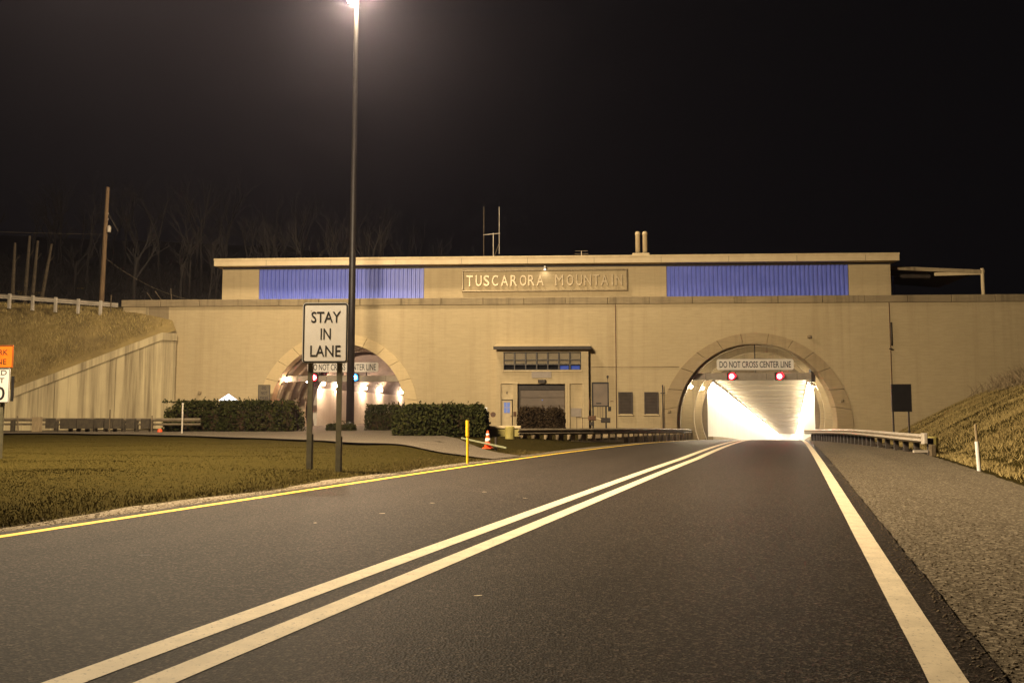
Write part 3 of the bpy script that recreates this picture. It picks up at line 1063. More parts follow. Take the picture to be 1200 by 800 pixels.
for s_ in (-1, 1):
    mb = MB()
    for ya, yb in zip(np.arange(60, 310, 3.0), np.arange(63, 313, 3.0)):
        mb.bar((cxR(ya) + s_ * (HW - 0.18), ya, zr(ya) + 0.10), (cxR(yb) + s_ * (HW - 0.18), yb, zr(yb) + 0.10), 0.34, 0.26)
    mb.build('kerb', M['boreA'], tr)

# tunnel lights along both upper corners
tl_me = None
n_l = 0
for yy in list(np.arange(61.2, 120, 3.0)) + list(np.arange(122, 310, 9.0)):
    hl = 1.2 if yy < 120 else 4.2
    for s_ in (-1, 1):
        xx = cxR(yy) + s_ * (HW - 0.30)
        zz = CZ + dz(yy) - 0.16
        t = thing('tunnel_light', (xx, yy, zz), 'tube light in the row along the %s upper corner of the bright bore' % ('left' if s_ < 0 else 'right'), 'light',
                  'tube lights in the %s corner of the bright bore' % ('left' if s_ < 0 else 'right'))
        dxy = SR * hl
        sl = (dz(yy + hl) - dz(yy))
        MB().bar((xx - dxy, yy - hl, zz + 0.05 - sl), (xx + dxy, yy + hl, zz + 0.05 + sl), 0.22, 0.10).build('housing', M['beam'], t)
        MB().bar((xx - dxy * 0.95, yy - hl * 0.95, zz - 0.045 - sl * 0.95), (xx + dxy * 0.95, yy + hl * 0.95, zz - 0.045 + sl * 0.95), 0.15, 0.06).build('tube', M['tubelight'], t)
        n_l += 1

# floodlights between the ribs of the right entrance
for (xx, yy, zz, lab) in ((8.45, 53.9, 3.05, 'left outer floodlight behind the first arch of the bright bore'), (9.75, 57.3, 3.05, 'left inner floodlight behind the second arch of the bright bore'),
                          (16.95, 53.9, 3.05, 'right outer floodlight behind the first arch of the bright bore'), (17.15, 57.3, 3.05, 'right inner floodlight behind the second arch of the bright bore')):
    t = thing('floodlight', (xx, yy, zz), lab, 'floodlight', 'floodlights inside the right arch')
    s_ = 1 if xx > 13 else -1
    MB().cbox(xx - 0.16, xx + 0.16, yy, yy + 0.22, zz - 0.13, zz + 0.13, 0.03).build('housing', M['darkbrown'], t)
    MB().tube([(xx + s_ * 0.05, yy + 0.1, zz), (xx + s_ * 0.75, yy + 0.15, zz + 0.3)], 0.03, 6).build('bracket', M['darkbrown'], t)
    MB().lathe([(0.02, -0.10), (0.09, -0.05), (0.11, 0.0), (0.09, 0.05), (0.02, 0.10)], (xx - s_ * 0.12, yy + 0.05, zz - 0.25), 10).build('lens', M['floodlens'], t)


# ------------------------------------------------------------------ signal gantries and their signs
def rounded(w_, h_, r, n=5):
    pts = []
    for cx_, cz_, a0 in ((w_ / 2 - r, h_ / 2 - r, 0), (-w_ / 2 + r, h_ / 2 - r, 90), (-w_ / 2 + r, -h_ / 2 + r, 180), (w_ / 2 - r, -h_ / 2 + r, 270)):
        for k in range(n + 1):
            t = R(a0 + 90 * k / n)
            pts.append((cx_ + r * math.cos(t), cz_ + r * math.sin(t)))
    return pts


def plate(name, cx_, y_, cz_, w_, h_, r, th, mat, parent):
    return MB().prism([(cx_ + a_, cz_ + b_) for a_, b_ in rounded(w_, h_, r)], y_, y_ + th).build(name, M[mat], parent)


def ring_plate(name, cx_, y_, cz_, w_, h_, r, inset, wd, th, mat, parent):
    o_ = [(cx_ + a_, cz_ + b_) for a_, b_ in rounded(w_ - 2 * inset, h_ - 2 * inset, max(0.01, r - inset))]
    i_ = [(cx_ + a_, cz_ + b_) for a_, b_ in rounded(w_ - 2 * inset - 2 * wd, h_ - 2 * inset - 2 * wd, max(0.006, r - inset - wd))]
    mb = MB()
    n = len(o_)
    for k in range(n):
        j_ = (k + 1) % n
        mb.poly([(o_[k][0], y_, o_[k][1]), (o_[j_][0], y_, o_[j_][1]), (i_[j_][0], y_, i_[j_][1]), (i_[k][0], y_, i_[k][1])])
        mb.poly([(o_[k][0], y_, o_[k][1]), (o_[j_][0], y_, o_[j_][1]), (o_[j_][0], y_ + th, o_[j_][1]), (o_[k][0], y_ + th, o_[k][1])])
    return mb.build(name, M[mat], parent)


def gantry(x0, x1, y_, z0, z1, lab):
    t = thing('signal_gantry', ((x0 + x1) / 2, y_, z0), lab, 'gantry')
    MB().cbox(x0, x1, y_, y_ + 0.25, z0, z1, 0.02).build('beam', M['beam'], t)
    for x_ in (x0 - 0.12, x1 - 0.13):
        MB().cbox(x_, x_ + 0.25, y_ - 0.03, y_ + 0.5, z0 - 0.12, z1 + 0.22, 0.02).build('end_bracket', M['darkbrown'], t)
    for x_ in np.linspace(x0 + 1.0, x1 - 1.0, 4):
        MB().box(x_, x_ + 0.03, y_ - 0.012, y_ - 0.001, z0 + 0.03, z1 - 0.03).build('beam_joint', M['galvold'], t)
    return t


def signal(x_, y_, z_, lens, lab):
    t = thing('lane_signal', (x_, y_, z_), lab, 'traffic signal', 'lane signals on the gantry beams')
    MB().cbox(x_ - 0.24, x_ + 0.24, y_ - 0.02, y_ + 0.16, z_ - 0.24, z_ + 0.24, 0.03).build('housing', M['black'], t)
    MB().tube([(x_, y_ - 0.065, z_), (x_, y_ - 0.022, z_)], 0.14, 16).build('lens', M[lens], t)
    MB().tube([(x_, y_ - 0.045, z_), (x_, y_ - 0.0215, z_)], 0.225, 18).build('lens_rim', M[lens + 'rim'], t)  # added glowing ring, painted bloom round the lit lens
    mb = MB()
    n = 12
    for k in range(n):
        a_, b_ = R(-20 + 220 * k / n), R(-20 + 220 * (k + 1) / n)
        mb.poly([(x_ + 0.235 * math.cos(a_), y_ - 0.02, z_ + 0.235 * math.sin(a_)), (x_ + 0.235 * math.cos(b_), y_ - 0.02, z_ + 0.235 * math.sin(b_)),
                 (x_ + 0.235 * math.cos(b_), y_ - 0.24, z_ + 0.235 * math.sin(b_)), (x_ + 0.235 * math.cos(a_), y_ - 0.24, z_ + 0.235 * math.sin(a_))])
    mb.build('visor', M['black'], t)
    return t


def hang_sign(cx_, y_, cz_, w_, h_, txt, lab, zb):
    t = thing('overhead_sign', (cx_, y_, cz_ - h_ / 2), lab, 'sign', 'centre line signs over the bores')
    plate('sign_panel', cx_, y_, cz_, w_, h_, 0.12, 0.03, 'signwhite', t)
    text('lettering', txt, cx_, y_ - 0.0015, cz_ - 0.20, w_ * 0.93, 0.40, 0.004, M['signblack'], t, 0.012)
    for q in (-0.33, 0.0, 0.33):
        MB().box(cx_ + q * w_ - 0.03, cx_ + q * w_ + 0.03, y_ + 0.035, y_ + 0.09, zb, cz_ + h_ / 2 + (0.9 if q == 0 else -0.05)).build('hanger', M['darkbrown'], t)


gantry(8.35, 15.9, 53.15, 3.18, 3.62, 'grey beam across the bright right arch carrying two red signals')
signal(10.90, 53.0, 3.40, 'red', 'left glowing red lane signal on the beam across the bright right arch')
signal(13.80, 53.0, 3.40, 'red', 'right glowing red lane signal on the beam across the bright right arch')
hang_sign(12.36, 53.02, 4.13, 4.66, 0.66, 'DO NOT CROSS CENTER LINE', 'white DO NOT CROSS CENTER LINE sign over the bright right bore', 3.63)

gantry(-17.2, -9.55, 53.15, 3.12, 3.50, 'grey beam across the dim left arch carrying a red and a blue signal')
signal(-15.05, 53.0, 3.38, 'red', 'glowing red lane signal in the left arch beside the pole of the white lane sign')
signal(-12.45, 53.0, 3.38, 'cyan', 'glowing blue lane signal in front of the tall dark mast')
hang_sign(-13.24, 53.02, 4.03, 4.50, 0.60, 'DO NOT CROSS CENTER LINE', 'white DO NOT CROSS CENTER LINE sign in the left arch, partly hidden by the mast', 3.51)

# ------------------------------------------------------------------ left bore
SL = 0.035


def cxL(y):
    return -13.32 + SL * (y - WALL_Y)


tb = thing('tunnel_bore', (-13.1, 60, 0.2), 'dim ribbed left hand tunnel bore with a row of bare lamps', 'tunnel')
mb = MB()
p = arch_pts(4.55, 1.2, -0.3)
vault(mb, cxL, p, WALL_Y + 0.83, p, 60)
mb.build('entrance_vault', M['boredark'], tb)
for yy in (53.3, 55.0, 56.7, 58.4):
    rib('vault_rib', cxL, 4.18, 4.7, 1.25, -0.3, yy, yy + 0.45, 'boreA', tb)
mb = MB()
p = arch_pts(4.25, 1.25, 2.6)
vault(mb, cxL, p, 60, p, 112)
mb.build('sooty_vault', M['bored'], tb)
a_, b_ = arch_pts(4.7, 1.25, -0.3), arch_pts(4.02, 1.25, -0.3)
mb = MB()
vault(mb, cxL, a_, 59.9, b_, 59.9)
mb.build('end_rib', M['bored'], tb)
for s_ in (-1, 1):
    y = 60.0
    while y < 110:
        y1 = y + 3.97
        xa, xb = cxL(y) + s_ * 3.75, cxL(y1) + s_ * 3.75
        mb = MB()
        q0 = [(xa, y, -0.2), (xb, y1, -0.2), (xb, y1, 2.92), (xa, y, 2.92)]
        q1 = [(u_ + s_ * 0.5, v_, c_) for u_, v_, c_ in q0]
        mb.poly(q0)
        mb.poly(q1)
        for e in range(4):
            f_ = (e + 1) % 4
            mb.poly([q0[e], q0[f_], q1[f_], q1[e]])
        mb.build('wall_panel', M['tile'], tb)
        y += 4.0
MB().box(-18, -6, 112.1, 112.4, -1, 6.5).build('far_wall', M['bored'], tb)
for k, (yy, px_) in enumerate(((52.98, -16.80), (54.6, -15.98), (60.6, -16.50), (64.6, -16.55), (72.5, -16.10), (78.5, -15.95), (87.5, -15.65))):
    t = thing('tunnel_lamp', (px_, yy, 3.25), ('first', 'second', 'third', 'fourth', 'fifth', 'sixth', 'seventh')[k] + ' bare lamp from the left in the row inside the left bore', 'lamp', 'bare lamps in the left bore')
    MB().lathe([(0.02, -0.10), (0.07, -0.07), (0.092, 0.0), (0.075, 0.07), (0.04, 0.12)], (px_, yy, 3.24), 12).build('bulb', M['bulb' if k > 1 else 'bulbdim'], t, smooth=True)
    MB().lathe([(0.06, 0.10), (0.07, 0.24), (0.03, 0.26)], (px_, yy, 3.26), 10).build('lamp_cap', M['darkbrown'], t)
    MB().tube([(px_, yy, 3.50), (px_ - 0.55, yy, 3.60)], 0.025, 6).build('bracket', M['darkbrown'], t)

# ------------------------------------------------------------------ left wing wall
wing = thing('retaining_wall', (W0.x, W0.y, 0.2), 'streaked concrete wing wall sloping down to the left of the portal', 'wall')


def wpt(u, v, z):
    p_ = W0 + WU * u + WN * v
    return (p_.x, p_.y, z)


cuts = [-0.9, 2.55, 5.75, 9.2, 12.9]
for u0, u1 in zip(cuts[:-1], cuts[1:]):
    mb = MB()
    g = 0.012
    a0, a1 = u0 + g, u1 - g
    h0, h1 = wing_h(max(a0, 0.0)) - 0.45, wing_h(a1) - 0.45
    fr = [wpt(a0, 0, -0.4), wpt(a1, 0, -0.4), wpt(a1, 0, h1)]
    bk = [wpt(a0, 0.5, -0.4), wpt(a1, 0.5, -0.4), wpt(a1, 0.5, h1)]
    if u0 < 0:
        fr.append(wpt(0.0, 0, wing_h(0) - 0.45))
        bk.append(wpt(0.0, 0.5, wing_h(0) - 0.45))
    fr.append(wpt(a0, 0, h0))
    bk.append(wpt(a0, 0.5, h0))
    mb.poly(fr)
    mb.poly(bk)
    for e in range(len(fr)):
        f_ = (e + 1) % len(fr)
        mb.poly([fr[e], fr[f_], bk[f_], bk[e]])
    mb.build('wall_panel', M['concrete'], wing)
    mb = MB()
    segs = [(-0.9, 0.0), (0.0, u1)] if u0 < 0 else [(u0, u1)]
    for s0, s1 in segs:
        z0, z1 = wing_h(max(0, s0)) - 0.44, wing_h(max(0, s1)) - 0.44
        q0 = [wpt(s0, -0.10, z0), wpt(s1, -0.10, z1), wpt(s1, -0.10, z1 + 0.46), wpt(s0, -0.10, z0 + 0.46)]
        q1 = [wpt(s0, 0.55, z0), wpt(s1, 0.55, z1), wpt(s1, 0.55, z1 + 0.46), wpt(s0, 0.55, z0 + 0.46)]
        mb.poly(q0)
        mb.poly(q1)
        for e in range(4):
            f_ = (e + 1) % 4
            mb.poly([q0[e], q0[f_], q1[f_], q1[e]])
    mb.build('coping', M['concrete'], wing)

# ------------------------------------------------------------------ high masts
def mast(x_, y_, lab, power, head_dx):
    z_ = ground_z(x_, y_)
    t = thing('light_mast', (x_, y_, z_), lab, 'light mast', 'high lighting masts')
    MB().lathe([(0.42, 0.0), (0.42, 0.08), (0.30, 0.12), (0.22, 0.5)], (x_, y_, z_ - 0.02), 16).build('base_plate', M['mast'], t)
    MB().lathe([(0.215, 0.4), (0.19, 8.0), (0.155, 16.0), (0.115, 24.2), (0.115, 24.5)], (x_, y_, z_), 16).build('pole', M['mast'], t, smooth=True)
    hd = None
    for k, ang in enumerate((0, 120, 240)):
        dx, dy = math.cos(R(ang)), math.sin(R(ang))
        MB().tube([(x_, y_, z_ + 24.4), (x_ + dx * 0.75, y_ + dy * 0.75, z_ + 24.7)], 0.04, 8).build('arm', M['mast'], t)
        hd = MB().lathe([(0.12, 0.36), (0.30, 0.22), (0.33, 0.0), (0.30, -0.05)], (x_ + dx * 0.85, y_ + dy * 0.85, z_ + 24.6), 14).build('lamp_head', M['mast'], t)
        MB().lathe([(0.27, -0.06), (0.22, -0.14), (0.05, -0.18)], (x_ + dx * 0.85, y_ + dy * 0.85, z_ + 24.6), 14).build('lens', M['mastlens'], hd)
        ld = bpy.data.lights.new('mast_lamp', 'POINT')
        ld.energy = power / 3
        ld.color = LAMP_COL
        ld.shadow_soft_size = 0.16
        lo = bpy.data.objects.new('mast_lamp', ld)
        col.objects.link(lo)
        lo.parent = t
        lo.location = (dx * 0.85, dy * 0.85, 24.6 - 0.42)
    return t


mast(MAST_A[0], MAST_A[1], 'tall dark light mast in front of the left arch, lit lamps at its top', MAST_POWER, 0.6)

lx0, ly0 = STREET_LAMP
lz0 = ground_z(lx0, ly0)
t = thing('street_lamp', (lx0, ly0, lz0), 'roadside pole carrying four lamps on a bar, left of the work zone sign', 'street lamp')
MB().lathe([(0.26, 0.0), (0.26, 0.06), (0.16, 0.10), (0.15, 0.4)], (lx0, ly0, lz0 - 0.02), 14).build('base_plate', M['mast'], t)
MB().lathe([(0.125, 0.3), (0.10, 7.0), (0.075, 13.6)], (lx0, ly0, lz0), 14).build('pole', M['mast'], t, smooth=True)
MB().tube([(lx0, ly0, lz0 + 13.4), (lx0 + 1.0, ly0 + 0.1, lz0 + 13.9), (lx0 + 1.6, ly0 + 0.2, lz0 + 14.05)], [0.055, 0.05, 0.05], 8).build('arm', M['mast'], t)
MB().bar((lx0 + 0.4, ly0 + 0.2, lz0 + 14.15), (lx0 + 4.4, ly0 + 0.2, lz0 + 14.15), 0.09, 0.09).build('cross_bar', M['mast'], t)
for k in range(4):
    fx, fy, fz_ = lx0 + 0.7 + 1.13 * k, ly0 + 0.2, lz0 + 13.9
    hd = MB().cbox(fx - 0.26, fx + 0.26, fy - 0.2, fy + 0.2, fz_ + 0.02, fz_ + 0.19, 0.04).build('lamp_head', M['mast'], t)
    MB().box(fx - 0.21, fx + 0.21, fy - 0.15, fy + 0.15, fz_ - 0.03, fz_ + 0.017).build('lens', M['mastlens'], hd)
    ld = bpy.data.lights.new('street_lamp_light', 'SPOT')
    ld.energy = STREET_POWER / 4
    ld.color = LAMP_COL
    ld.shadow_soft_size = 0.3
    ld.spot_size = R(180)
    ld.spot_blend = 0.75
    lo = bpy.data.objects.new('street_lamp_light', ld)
    col.objects.link(lo)
    lo.parent = t
    lo.location = (fx - lx0, fy - ly0, fz_ - lz0 - 0.35)
    lo.rotation_euler = Vector((10.0, 16.0, -16.0)).to_track_quat('-Z', 'Y').to_euler()


# ------------------------------------------------------------------ road signs
def zc(x_, y_):
    return ground_z(x_, y_)


sx, sy = -4.605, 17.0
t = thing('lane_sign', (sx, sy, zc(sx, sy)), 'white STAY IN LANE sign with black border on two green steel posts', 'sign')
cz_, sw, sh = 2.80, 0.93, 1.22
plate('sign_panel', sx, sy - 0.05, cz_, sw, sh, 0.07, 0.012, 'signwhite', t)
plate('panel_edge', sx, sy - 0.036, cz_, sw + 0.016, sh + 0.016, 0.075, 0.006, 'signblack', t)
ring_plate('border', sx, sy - 0.0515, cz_, sw, sh, 0.07, 0.010, 0.030, 0.0008, 'signblack', t)
for wd_, zz, tw in (('STAY', 3.005, 0.60), ('IN', 2.665, 0.21), ('LANE', 2.32, 0.62)):
    text('lettering', wd_, sx + 0.01, sy - 0.0506, zz, tw, 0.225, 0.0008, M['signblack'], t, 0.009)
for x_ in (sx - 0.295, sx + 0.295):
    z0 = zc(x_, sy) - 0.1
    MB().box(x_ - 0.05, x_ + 0.05, sy - 0.028, sy + 0.03, z0, 3.30).build('post', M['postgreen'], t)
    MB().box(x_ - 0.062, x_ + 0.062, sy + 0.032, sy + 0.075, z0 + 0.1, z0 + 0.8).build('post_sleeve', M['postgreen'], t)
for x_ in (sx - 0.295, sx + 0.295):
    for zz in (2.35, 3.25):
        MB().tube([(x_, sy - 0.0518, zz), (x_, sy - 0.0504, zz)], 0.010, 8).build('bolt', M['galv'], t)

# work zone / speed limit assembly at the left edge
wx, wy = -12.28, 18.5
k_ = 18.5 / 15.0
t = thing('work_zone_sign', (wx, wy, zc(wx, wy)), 'orange WORK ZONE panel over a white SPEED LIMIT panel on a post', 'sign')
sgx = wx - 0.14 * k_


def hz_(z_):
    return 1.2 + (z_ - 1.2) * k_


plate('orange_panel', sgx, wy - 0.05, hz_(2.205), 0.64 * k_, 0.41 * k_, 0.02, 0.012, 'signorange', t)
ring_plate('panel_border', sgx, wy - 0.0515, hz_(2.205), 0.64 * k_, 0.41 * k_, 0.02, 0.004, 0.014, 0.0008, 'signblack', t)
for wd_, zz, tw, hh in (('WORK', 2.235, 0.44, 0.10), ('ZONE', 2.065, 0.40, 0.10), ('SPEED', 1.87, 0.44, 0.09), ('LIMIT', 1.73, 0.36, 0.09), ('40', 1.42, 0.40, 0.24)):
    text('lettering', wd_, sgx, wy - 0.0506, hz_(zz), tw * k_, hh * k_, 0.0008, M['signblack'], t, 0.007)
plate('white_panel', sgx, wy - 0.05, hz_(1.68), 0.56 * k_, 0.62 * k_, 0.03, 0.012, 'signwhite', t)
ring_plate('panel_border', sgx, wy - 0.0515, hz_(1.68), 0.56 * k_, 0.62 * k_, 0.03, 0.006, 0.014, 0.0008, 'signblack', t)
MB().box(wx - 0.035, wx + 0.035, wy - 0.03, wy + 0.03, zc(wx, wy) - 0.1, hz_(2.36)).build('post', M['postgreen'], t)
MB().box(wx + 0.16 * k_, wx + 0.19 * k_, wy - 0.034, wy + 0.02, hz_(1.40), hz_(1.85)).build('stiffener', M['signblack'], t)

# DO NOT PASS board beside the left arch
dx_, dy_ = -17.4, 50.6
t = thing('do_not_pass_sign', (dx_, dy_, 0.2), 'small dull sign beside the left foot of the left arch', 'sign')
plate('sign_panel', dx_, dy_, 2.36, 0.74, 0.98, 0.03, 0.03, 'signback', t)
ring_plate('border', dx_, dy_ - 0.003, 2.36, 0.74, 0.98, 0.03, 0.0, 0.03, 0.002, 'signblack', t)
for wd_, zz, tw in (('DO', 2.58, 0.26), ('NOT', 2.28, 0.38), ('PASS', 1.98, 0.50)):
    text('lettering', wd_, dx_, dy_ - 0.0015, zz, tw, 0.17, 0.004, M['signblack'], t, 0.01)
MB().box(dx_ - 0.04, dx_ + 0.04, dy_ + 0.032, dy_ + 0.1, 0.0, 2.8).build('post', M['postgreen'], t)

# blank black board on the right
t = thing('blank_board', (17.08, 43.0, ground_z(17.08, 43)), 'blank black board on two thin posts right of the bright arch', 'board')
MB().cbox(16.61, 17.56, 42.95, 43.03, 1.24, 2.58, 0.01).build('board_panel', M['black'], t)
ring_plate('board_frame', 17.085, 42.94, 1.91, 0.97, 1.36, 0.01, 0.0, 0.035, 0.008, 'darkbrown', t)
for x_ in (16.70, 17.45):
    MB().box(x_ - 0.035, x_ + 0.035, 43.04, 43.11, ground_z(x_, 43) - 0.2, 2.5).build('post', M['darkbrown'], t)

# display cabinet on legs with its equipment, beside the entrance bay
ex, ey = 2.43, 45.0
t = thing('display_board', (ex, ey, 0.2), 'dark framed display cabinet on two posts with rusty fittings near the entrance bay', 'board')
MB().cbox(2.03, 2.84, ey, ey + 0.14, 1.53, 2.74, 0.012).build('cabinet', M['garage'], t)
for a0, a1, b0, b1 in ((1.99, 2.06, 1.49, 2.78), (2.81, 2.88, 1.49, 2.78), (2.062, 2.808, 2.70, 2.78), (2.062, 2.808, 1.49, 1.55)):
    MB().box(a0, a1, ey - 0.03, ey - 0.002, b0, b1).build('cabinet_frame', M['black'], t)
MB().box(2.22, 2.48, ey - 0.012, ey - 0.002, 1.64, 1.70).build('maker_plate', M['black'], t)
for x_ in (2.05, 2.73):
    MB().box(x_ - 0.04, x_ + 0.04, ey + 0.02, ey + 0.10, 0.0, 1.525).build('post', M['black'], t)
for x_ in (2.30, 2.42, 2.56):
    MB().tube([(x_, ey + 0.06, 0.9), (x_, ey + 0.06, 1.53)], 0.012, 6).build('cable', M['bronze'], t)
MB().cbox(1.80, 2.20, ey - 0.05, ey + 0.2, 0.78, 1.02, 0.03).build('valve_box', M['rust'], t)
MB().cbox(2.46, 2.95, ey - 0.06, ey + 0.2, 0.66, 0.92, 0.03).build('valve_box', M['darkbrown'], t)
MB().cbox(1.86, 2.10, ey - 0.03, ey + 0.15, 0.52, 0.70, 0.02).build('pump', M['darkbrown'], t)
MB().tube([(2.2, ey, 0.90), (2.46, ey, 0.82)], 0.05, 8).build('pipe_joint', M['trim'], t)
MB().cbox(2.84, 3.00, ey, ey + 0.15, 1.26, 1.50, 0.02).build('switch_box', M['black'], t)
MB().tube([(1.86, ey, 1.30), (1.86, ey, 1.95)], 0.025, 6).build('riser', M['rust'], t)
MB().tube([(2.95, ey, 1.78), (3.12, ey, 1.78)], 0.02, 6).build('tap', M['rust'], t)
MB().lathe([(0.03, 0), (0.06, 0.06), (0.05, 0.14), (0.01, 0.16)], (2.83, ey + 0.08, 2.98), 8).build('photo_cell', M['darkbrown'], t)
MB().tube([(2.83, ey + 0.08, 2.72), (2.83, ey + 0.08, 2.99)], 0.012, 6).build('cell_stem', M['darkbrown'], t)
MB().tube([(1.15, ey + 0.1, 0.95), (1.80, ey + 0.1, 0.90)], 0.02, 6).build('hand_rail', M['wood'], t)
for x_ in (1.2, 1.5):
    MB().tube([(x_, ey + 0.1, 0.1), (x_, ey + 0.1, 0.94)], 0.018, 6).build('rail_stake', M['wood'], t)

# thin drain pole beside the right arch
t = thing('wall_pole', (6.55, 51.9, 0.0), 'thin dark pole standing left of the bright arch', 'pole')
MB().tube([(6.55, 51.9, -0.2), (6.55, 51.9, 2.85)], 0.035, 8).build('shaft', M['darkbrown'], t)
MB().tube([(6.42, 51.9, 2.35), (6.70, 51.9, 2.35)], 0.03, 8).build('cross_arm', M['darkbrown'], t)


# ------------------------------------------------------------------ guardrails
def poly_at(pts, d):
    for a_, b_ in zip(pts[:-1], pts[1:]):
        L = (Vector(b_) - Vector(a_)).length
        if d <= L or b_ == pts[-1]:
            f_ = d / L
            return Vector(a_).lerp(Vector(b_), f_), (Vector(b_) - Vector(a_)).normalized()
        d -= L


def plen(pts):
    return sum((Vector(b_) - Vector(a_)).length for a_, b_ in zip(pts[:-1], pts[1:]))


def w_beam(name, pts, zf, z_mid, half, mat, parent, side, depth=0.08, waves=2):
    """corrugated rail; side = +1 faces left of the travel direction"""
    prof = []
    n = waves * 6
    for k in range(n + 1):
        t_ = k / n
        prof.append((depth * 0.5 * (1 - math.cos(2 * math.pi * waves * t_)), z_mid - half + 2 * half * t_))
    mb = MB()
    L = plen(pts)
    N_ = max(2, int(L / 0.8))
    prev = None
    for q in range(N_ + 1):
        p_, d_ = poly_at(pts, min(L * q / N_, L - 1e-4))
        nrm = Vector((-d_.y, d_.x)) * side
        z0 = zf(p_.x, p_.y)
        n0 = len(mb.v)
        for off, zz in prof:
            mb.v.append((p_.x + nrm.x * (off + 0.02), p_.y + nrm.y * (off + 0.02), z0 + zz))
        for off, zz in reversed(prof):
            mb.v.append((p_.x + nrm.x * off, p_.y + nrm.y * off, z0 + zz))
        m = 2 * len(prof)
        if prev is not None:
            for k in range(m):
                j_ = (k + 1) % m
                mb.f.append((prev + k, prev + j_, n0 + j_, n0 + k))
        else:
            mb.f.append(tuple(n0 + k for k in range(m)))
        prev = n0
    mb.f.append(tuple(prev + m - 1 - k for k in range(m)))
    return mb.build(name, mat, parent, smooth=False)


def post_mesh(name, w_, d_, h_, mat):
    mb = MB().cbox(-w_ / 2, w_ / 2, -d_ / 2, d_ / 2, -0.15, h_, 0.012)
    me = bpy.data.meshes.new(name)
    me.from_pydata(mb.v, [], mb.f)
    me.materials.append(mat)
    return me


# right rail
pts = [(11.0, 26.0), (11.3, 28.0), (13.25, 38.6), (15.55, 52.0), (16.0, 55.5)]
gz = lambda x_, y_: zr(y_)
t = thing('guardrail', (11.0, 26.0, zr(26)), 'pale double steel guardrail leading into the right side of the bright arch', 'guardrail')
gz2 = lambda x_, y_: zr(y_) - 0.06 * ss(42, 26, y_)
w_beam('rail', pts, gz2, 0.52, 0.135, M['galv'], t, 1, 0.10, 2)
pm = post_mesh('post', 0.15, 0.2, 0.72, M['darkbrown'])
L = plen(pts)
d = 0.35
while d < L - 0.3:
    p_, dr_ = poly_at(pts, d)
    piece('post', pm, t, (p_.x + 0.22, p_.y, gz2(p_.x, p_.y)), (0, 0, math.atan2(dr_.y, dr_.x) - math.pi / 2), (1, 1, 0.74))
    d += 1.55 if d < 9 else 1.0
MB().cbox(10.90, 11.02, 25.90, 26.10, 0.27, 0.59, 0.02).build('end_cap', M['galv'], t)
MB().cbox(11.05, 11.20, 25.78, 25.95, -0.1, 0.26, 0.02).build('end_post', M['wood'], t)
MB().box(10.60, 11.0, 25.88, 25.98, 0.02, 0.09).build('ground_strut', M['galv'], t)
gx, gy = 11.72, 27.2
t2 = MB().lathe([(0.13, 0.0), (0.15, 0.05), (0.15, 0.56), (0.12, 0.60)], (gx, gy, zr(26) - 0.1), 14).build('marker_drum', M['yellowgreen'], None, (gx, gy, zr(26)))
tag(t2, 'faded yellow drum at the near end of the pale right guardrail', 'drum', 'faded yellow end markers')

# middle rail, dark timber posts close together
pts = [(-1.45, 34.2), (1.6, 37.9), (3.4, 41.2), (5.2, 45.4), (7.75, 52.0), (8.95, 56.5)]
t = thing('guardrail', (-1.45, 34.2, zr(34)), 'dull dark guardrail on close set timber posts left of the road', 'guardrail')
w_beam('rail', pts, gz, 0.55, 0.135, M['galvold'], t, -1, 0.09, 2)
pm = post_mesh('post', 0.26, 0.22, 0.52, M['wood'])
pm2 = post_mesh('post', 0.26, 0.22, 0.52, M['woodpale'])
L = plen(pts)
d = 0.5
k = 0
while d < L - 0.3:
    p_, dr_ = poly_at(pts, d)
    piece('post', pm if k % 2 else pm2, t, (p_.x - 0.12, p_.y + 0.1, zr(p_.y)), (0, 0, math.atan2(dr_.y, dr_.x) - math.pi / 2))
    d += 0.78
    k += 1
MB().bar((-0.9, 34.6, zr(35) + 0.10), (3.2, 40.3, zr(40) + 0.08), 0.16, 0.10).build('rub_rail', M['galvold'], t)
gx, gy = -1.75, 34.0
t2 = MB().lathe([(0.17, 0.0), (0.19, 0.05), (0.19, 0.68), (0.15, 0.73)], (gx, gy, -0.08), 14).build('marker_drum', M['yellowgreen'], None, (gx, gy, -0.08))
tag(t2, 'faded yellow drum at the near end of the dark timber guardrail', 'drum', 'faded yellow end markers')
t2 = thing('low_wall', (-2.4, 36.6, 0.1), 'low tan slab wall behind the orange traffic cone', 'wall')
MB().cbox(-3.25, -1.45, 36.3, 36.55, -0.2, 0.52, 0.02).build('wall_body', M['yellowgreen'], t2)
MB().cbox(-3.3, -1.4, 36.22, 36.62, 0.522, 0.63, 0.02).build('wall_cap', M['trim'], t2)

# left rail in front of the wing wall
fz = lambda x_, y_: 0.22
pts = [(-36, 41.5), (-27.2, 41.2), (-17.2, 41.0)]
t = thing('guardrail', (-27, 41.2, 0.2), 'dark guardrail with wide timber blocks below the streaked wing wall', 'guardrail')
w_beam('rail', pts, fz, 0.62, 0.08, M['galvold'], t, -1, 0.05, 1)
w_beam('lower_rail', pts, fz, 0.40, 0.05, M['galvold'], t, -1, 0.04, 1)


def X_at(px_, y_):
    return y_ * math.tan(math.atan((px_ - 600) / 1003.4) - R(2.8))


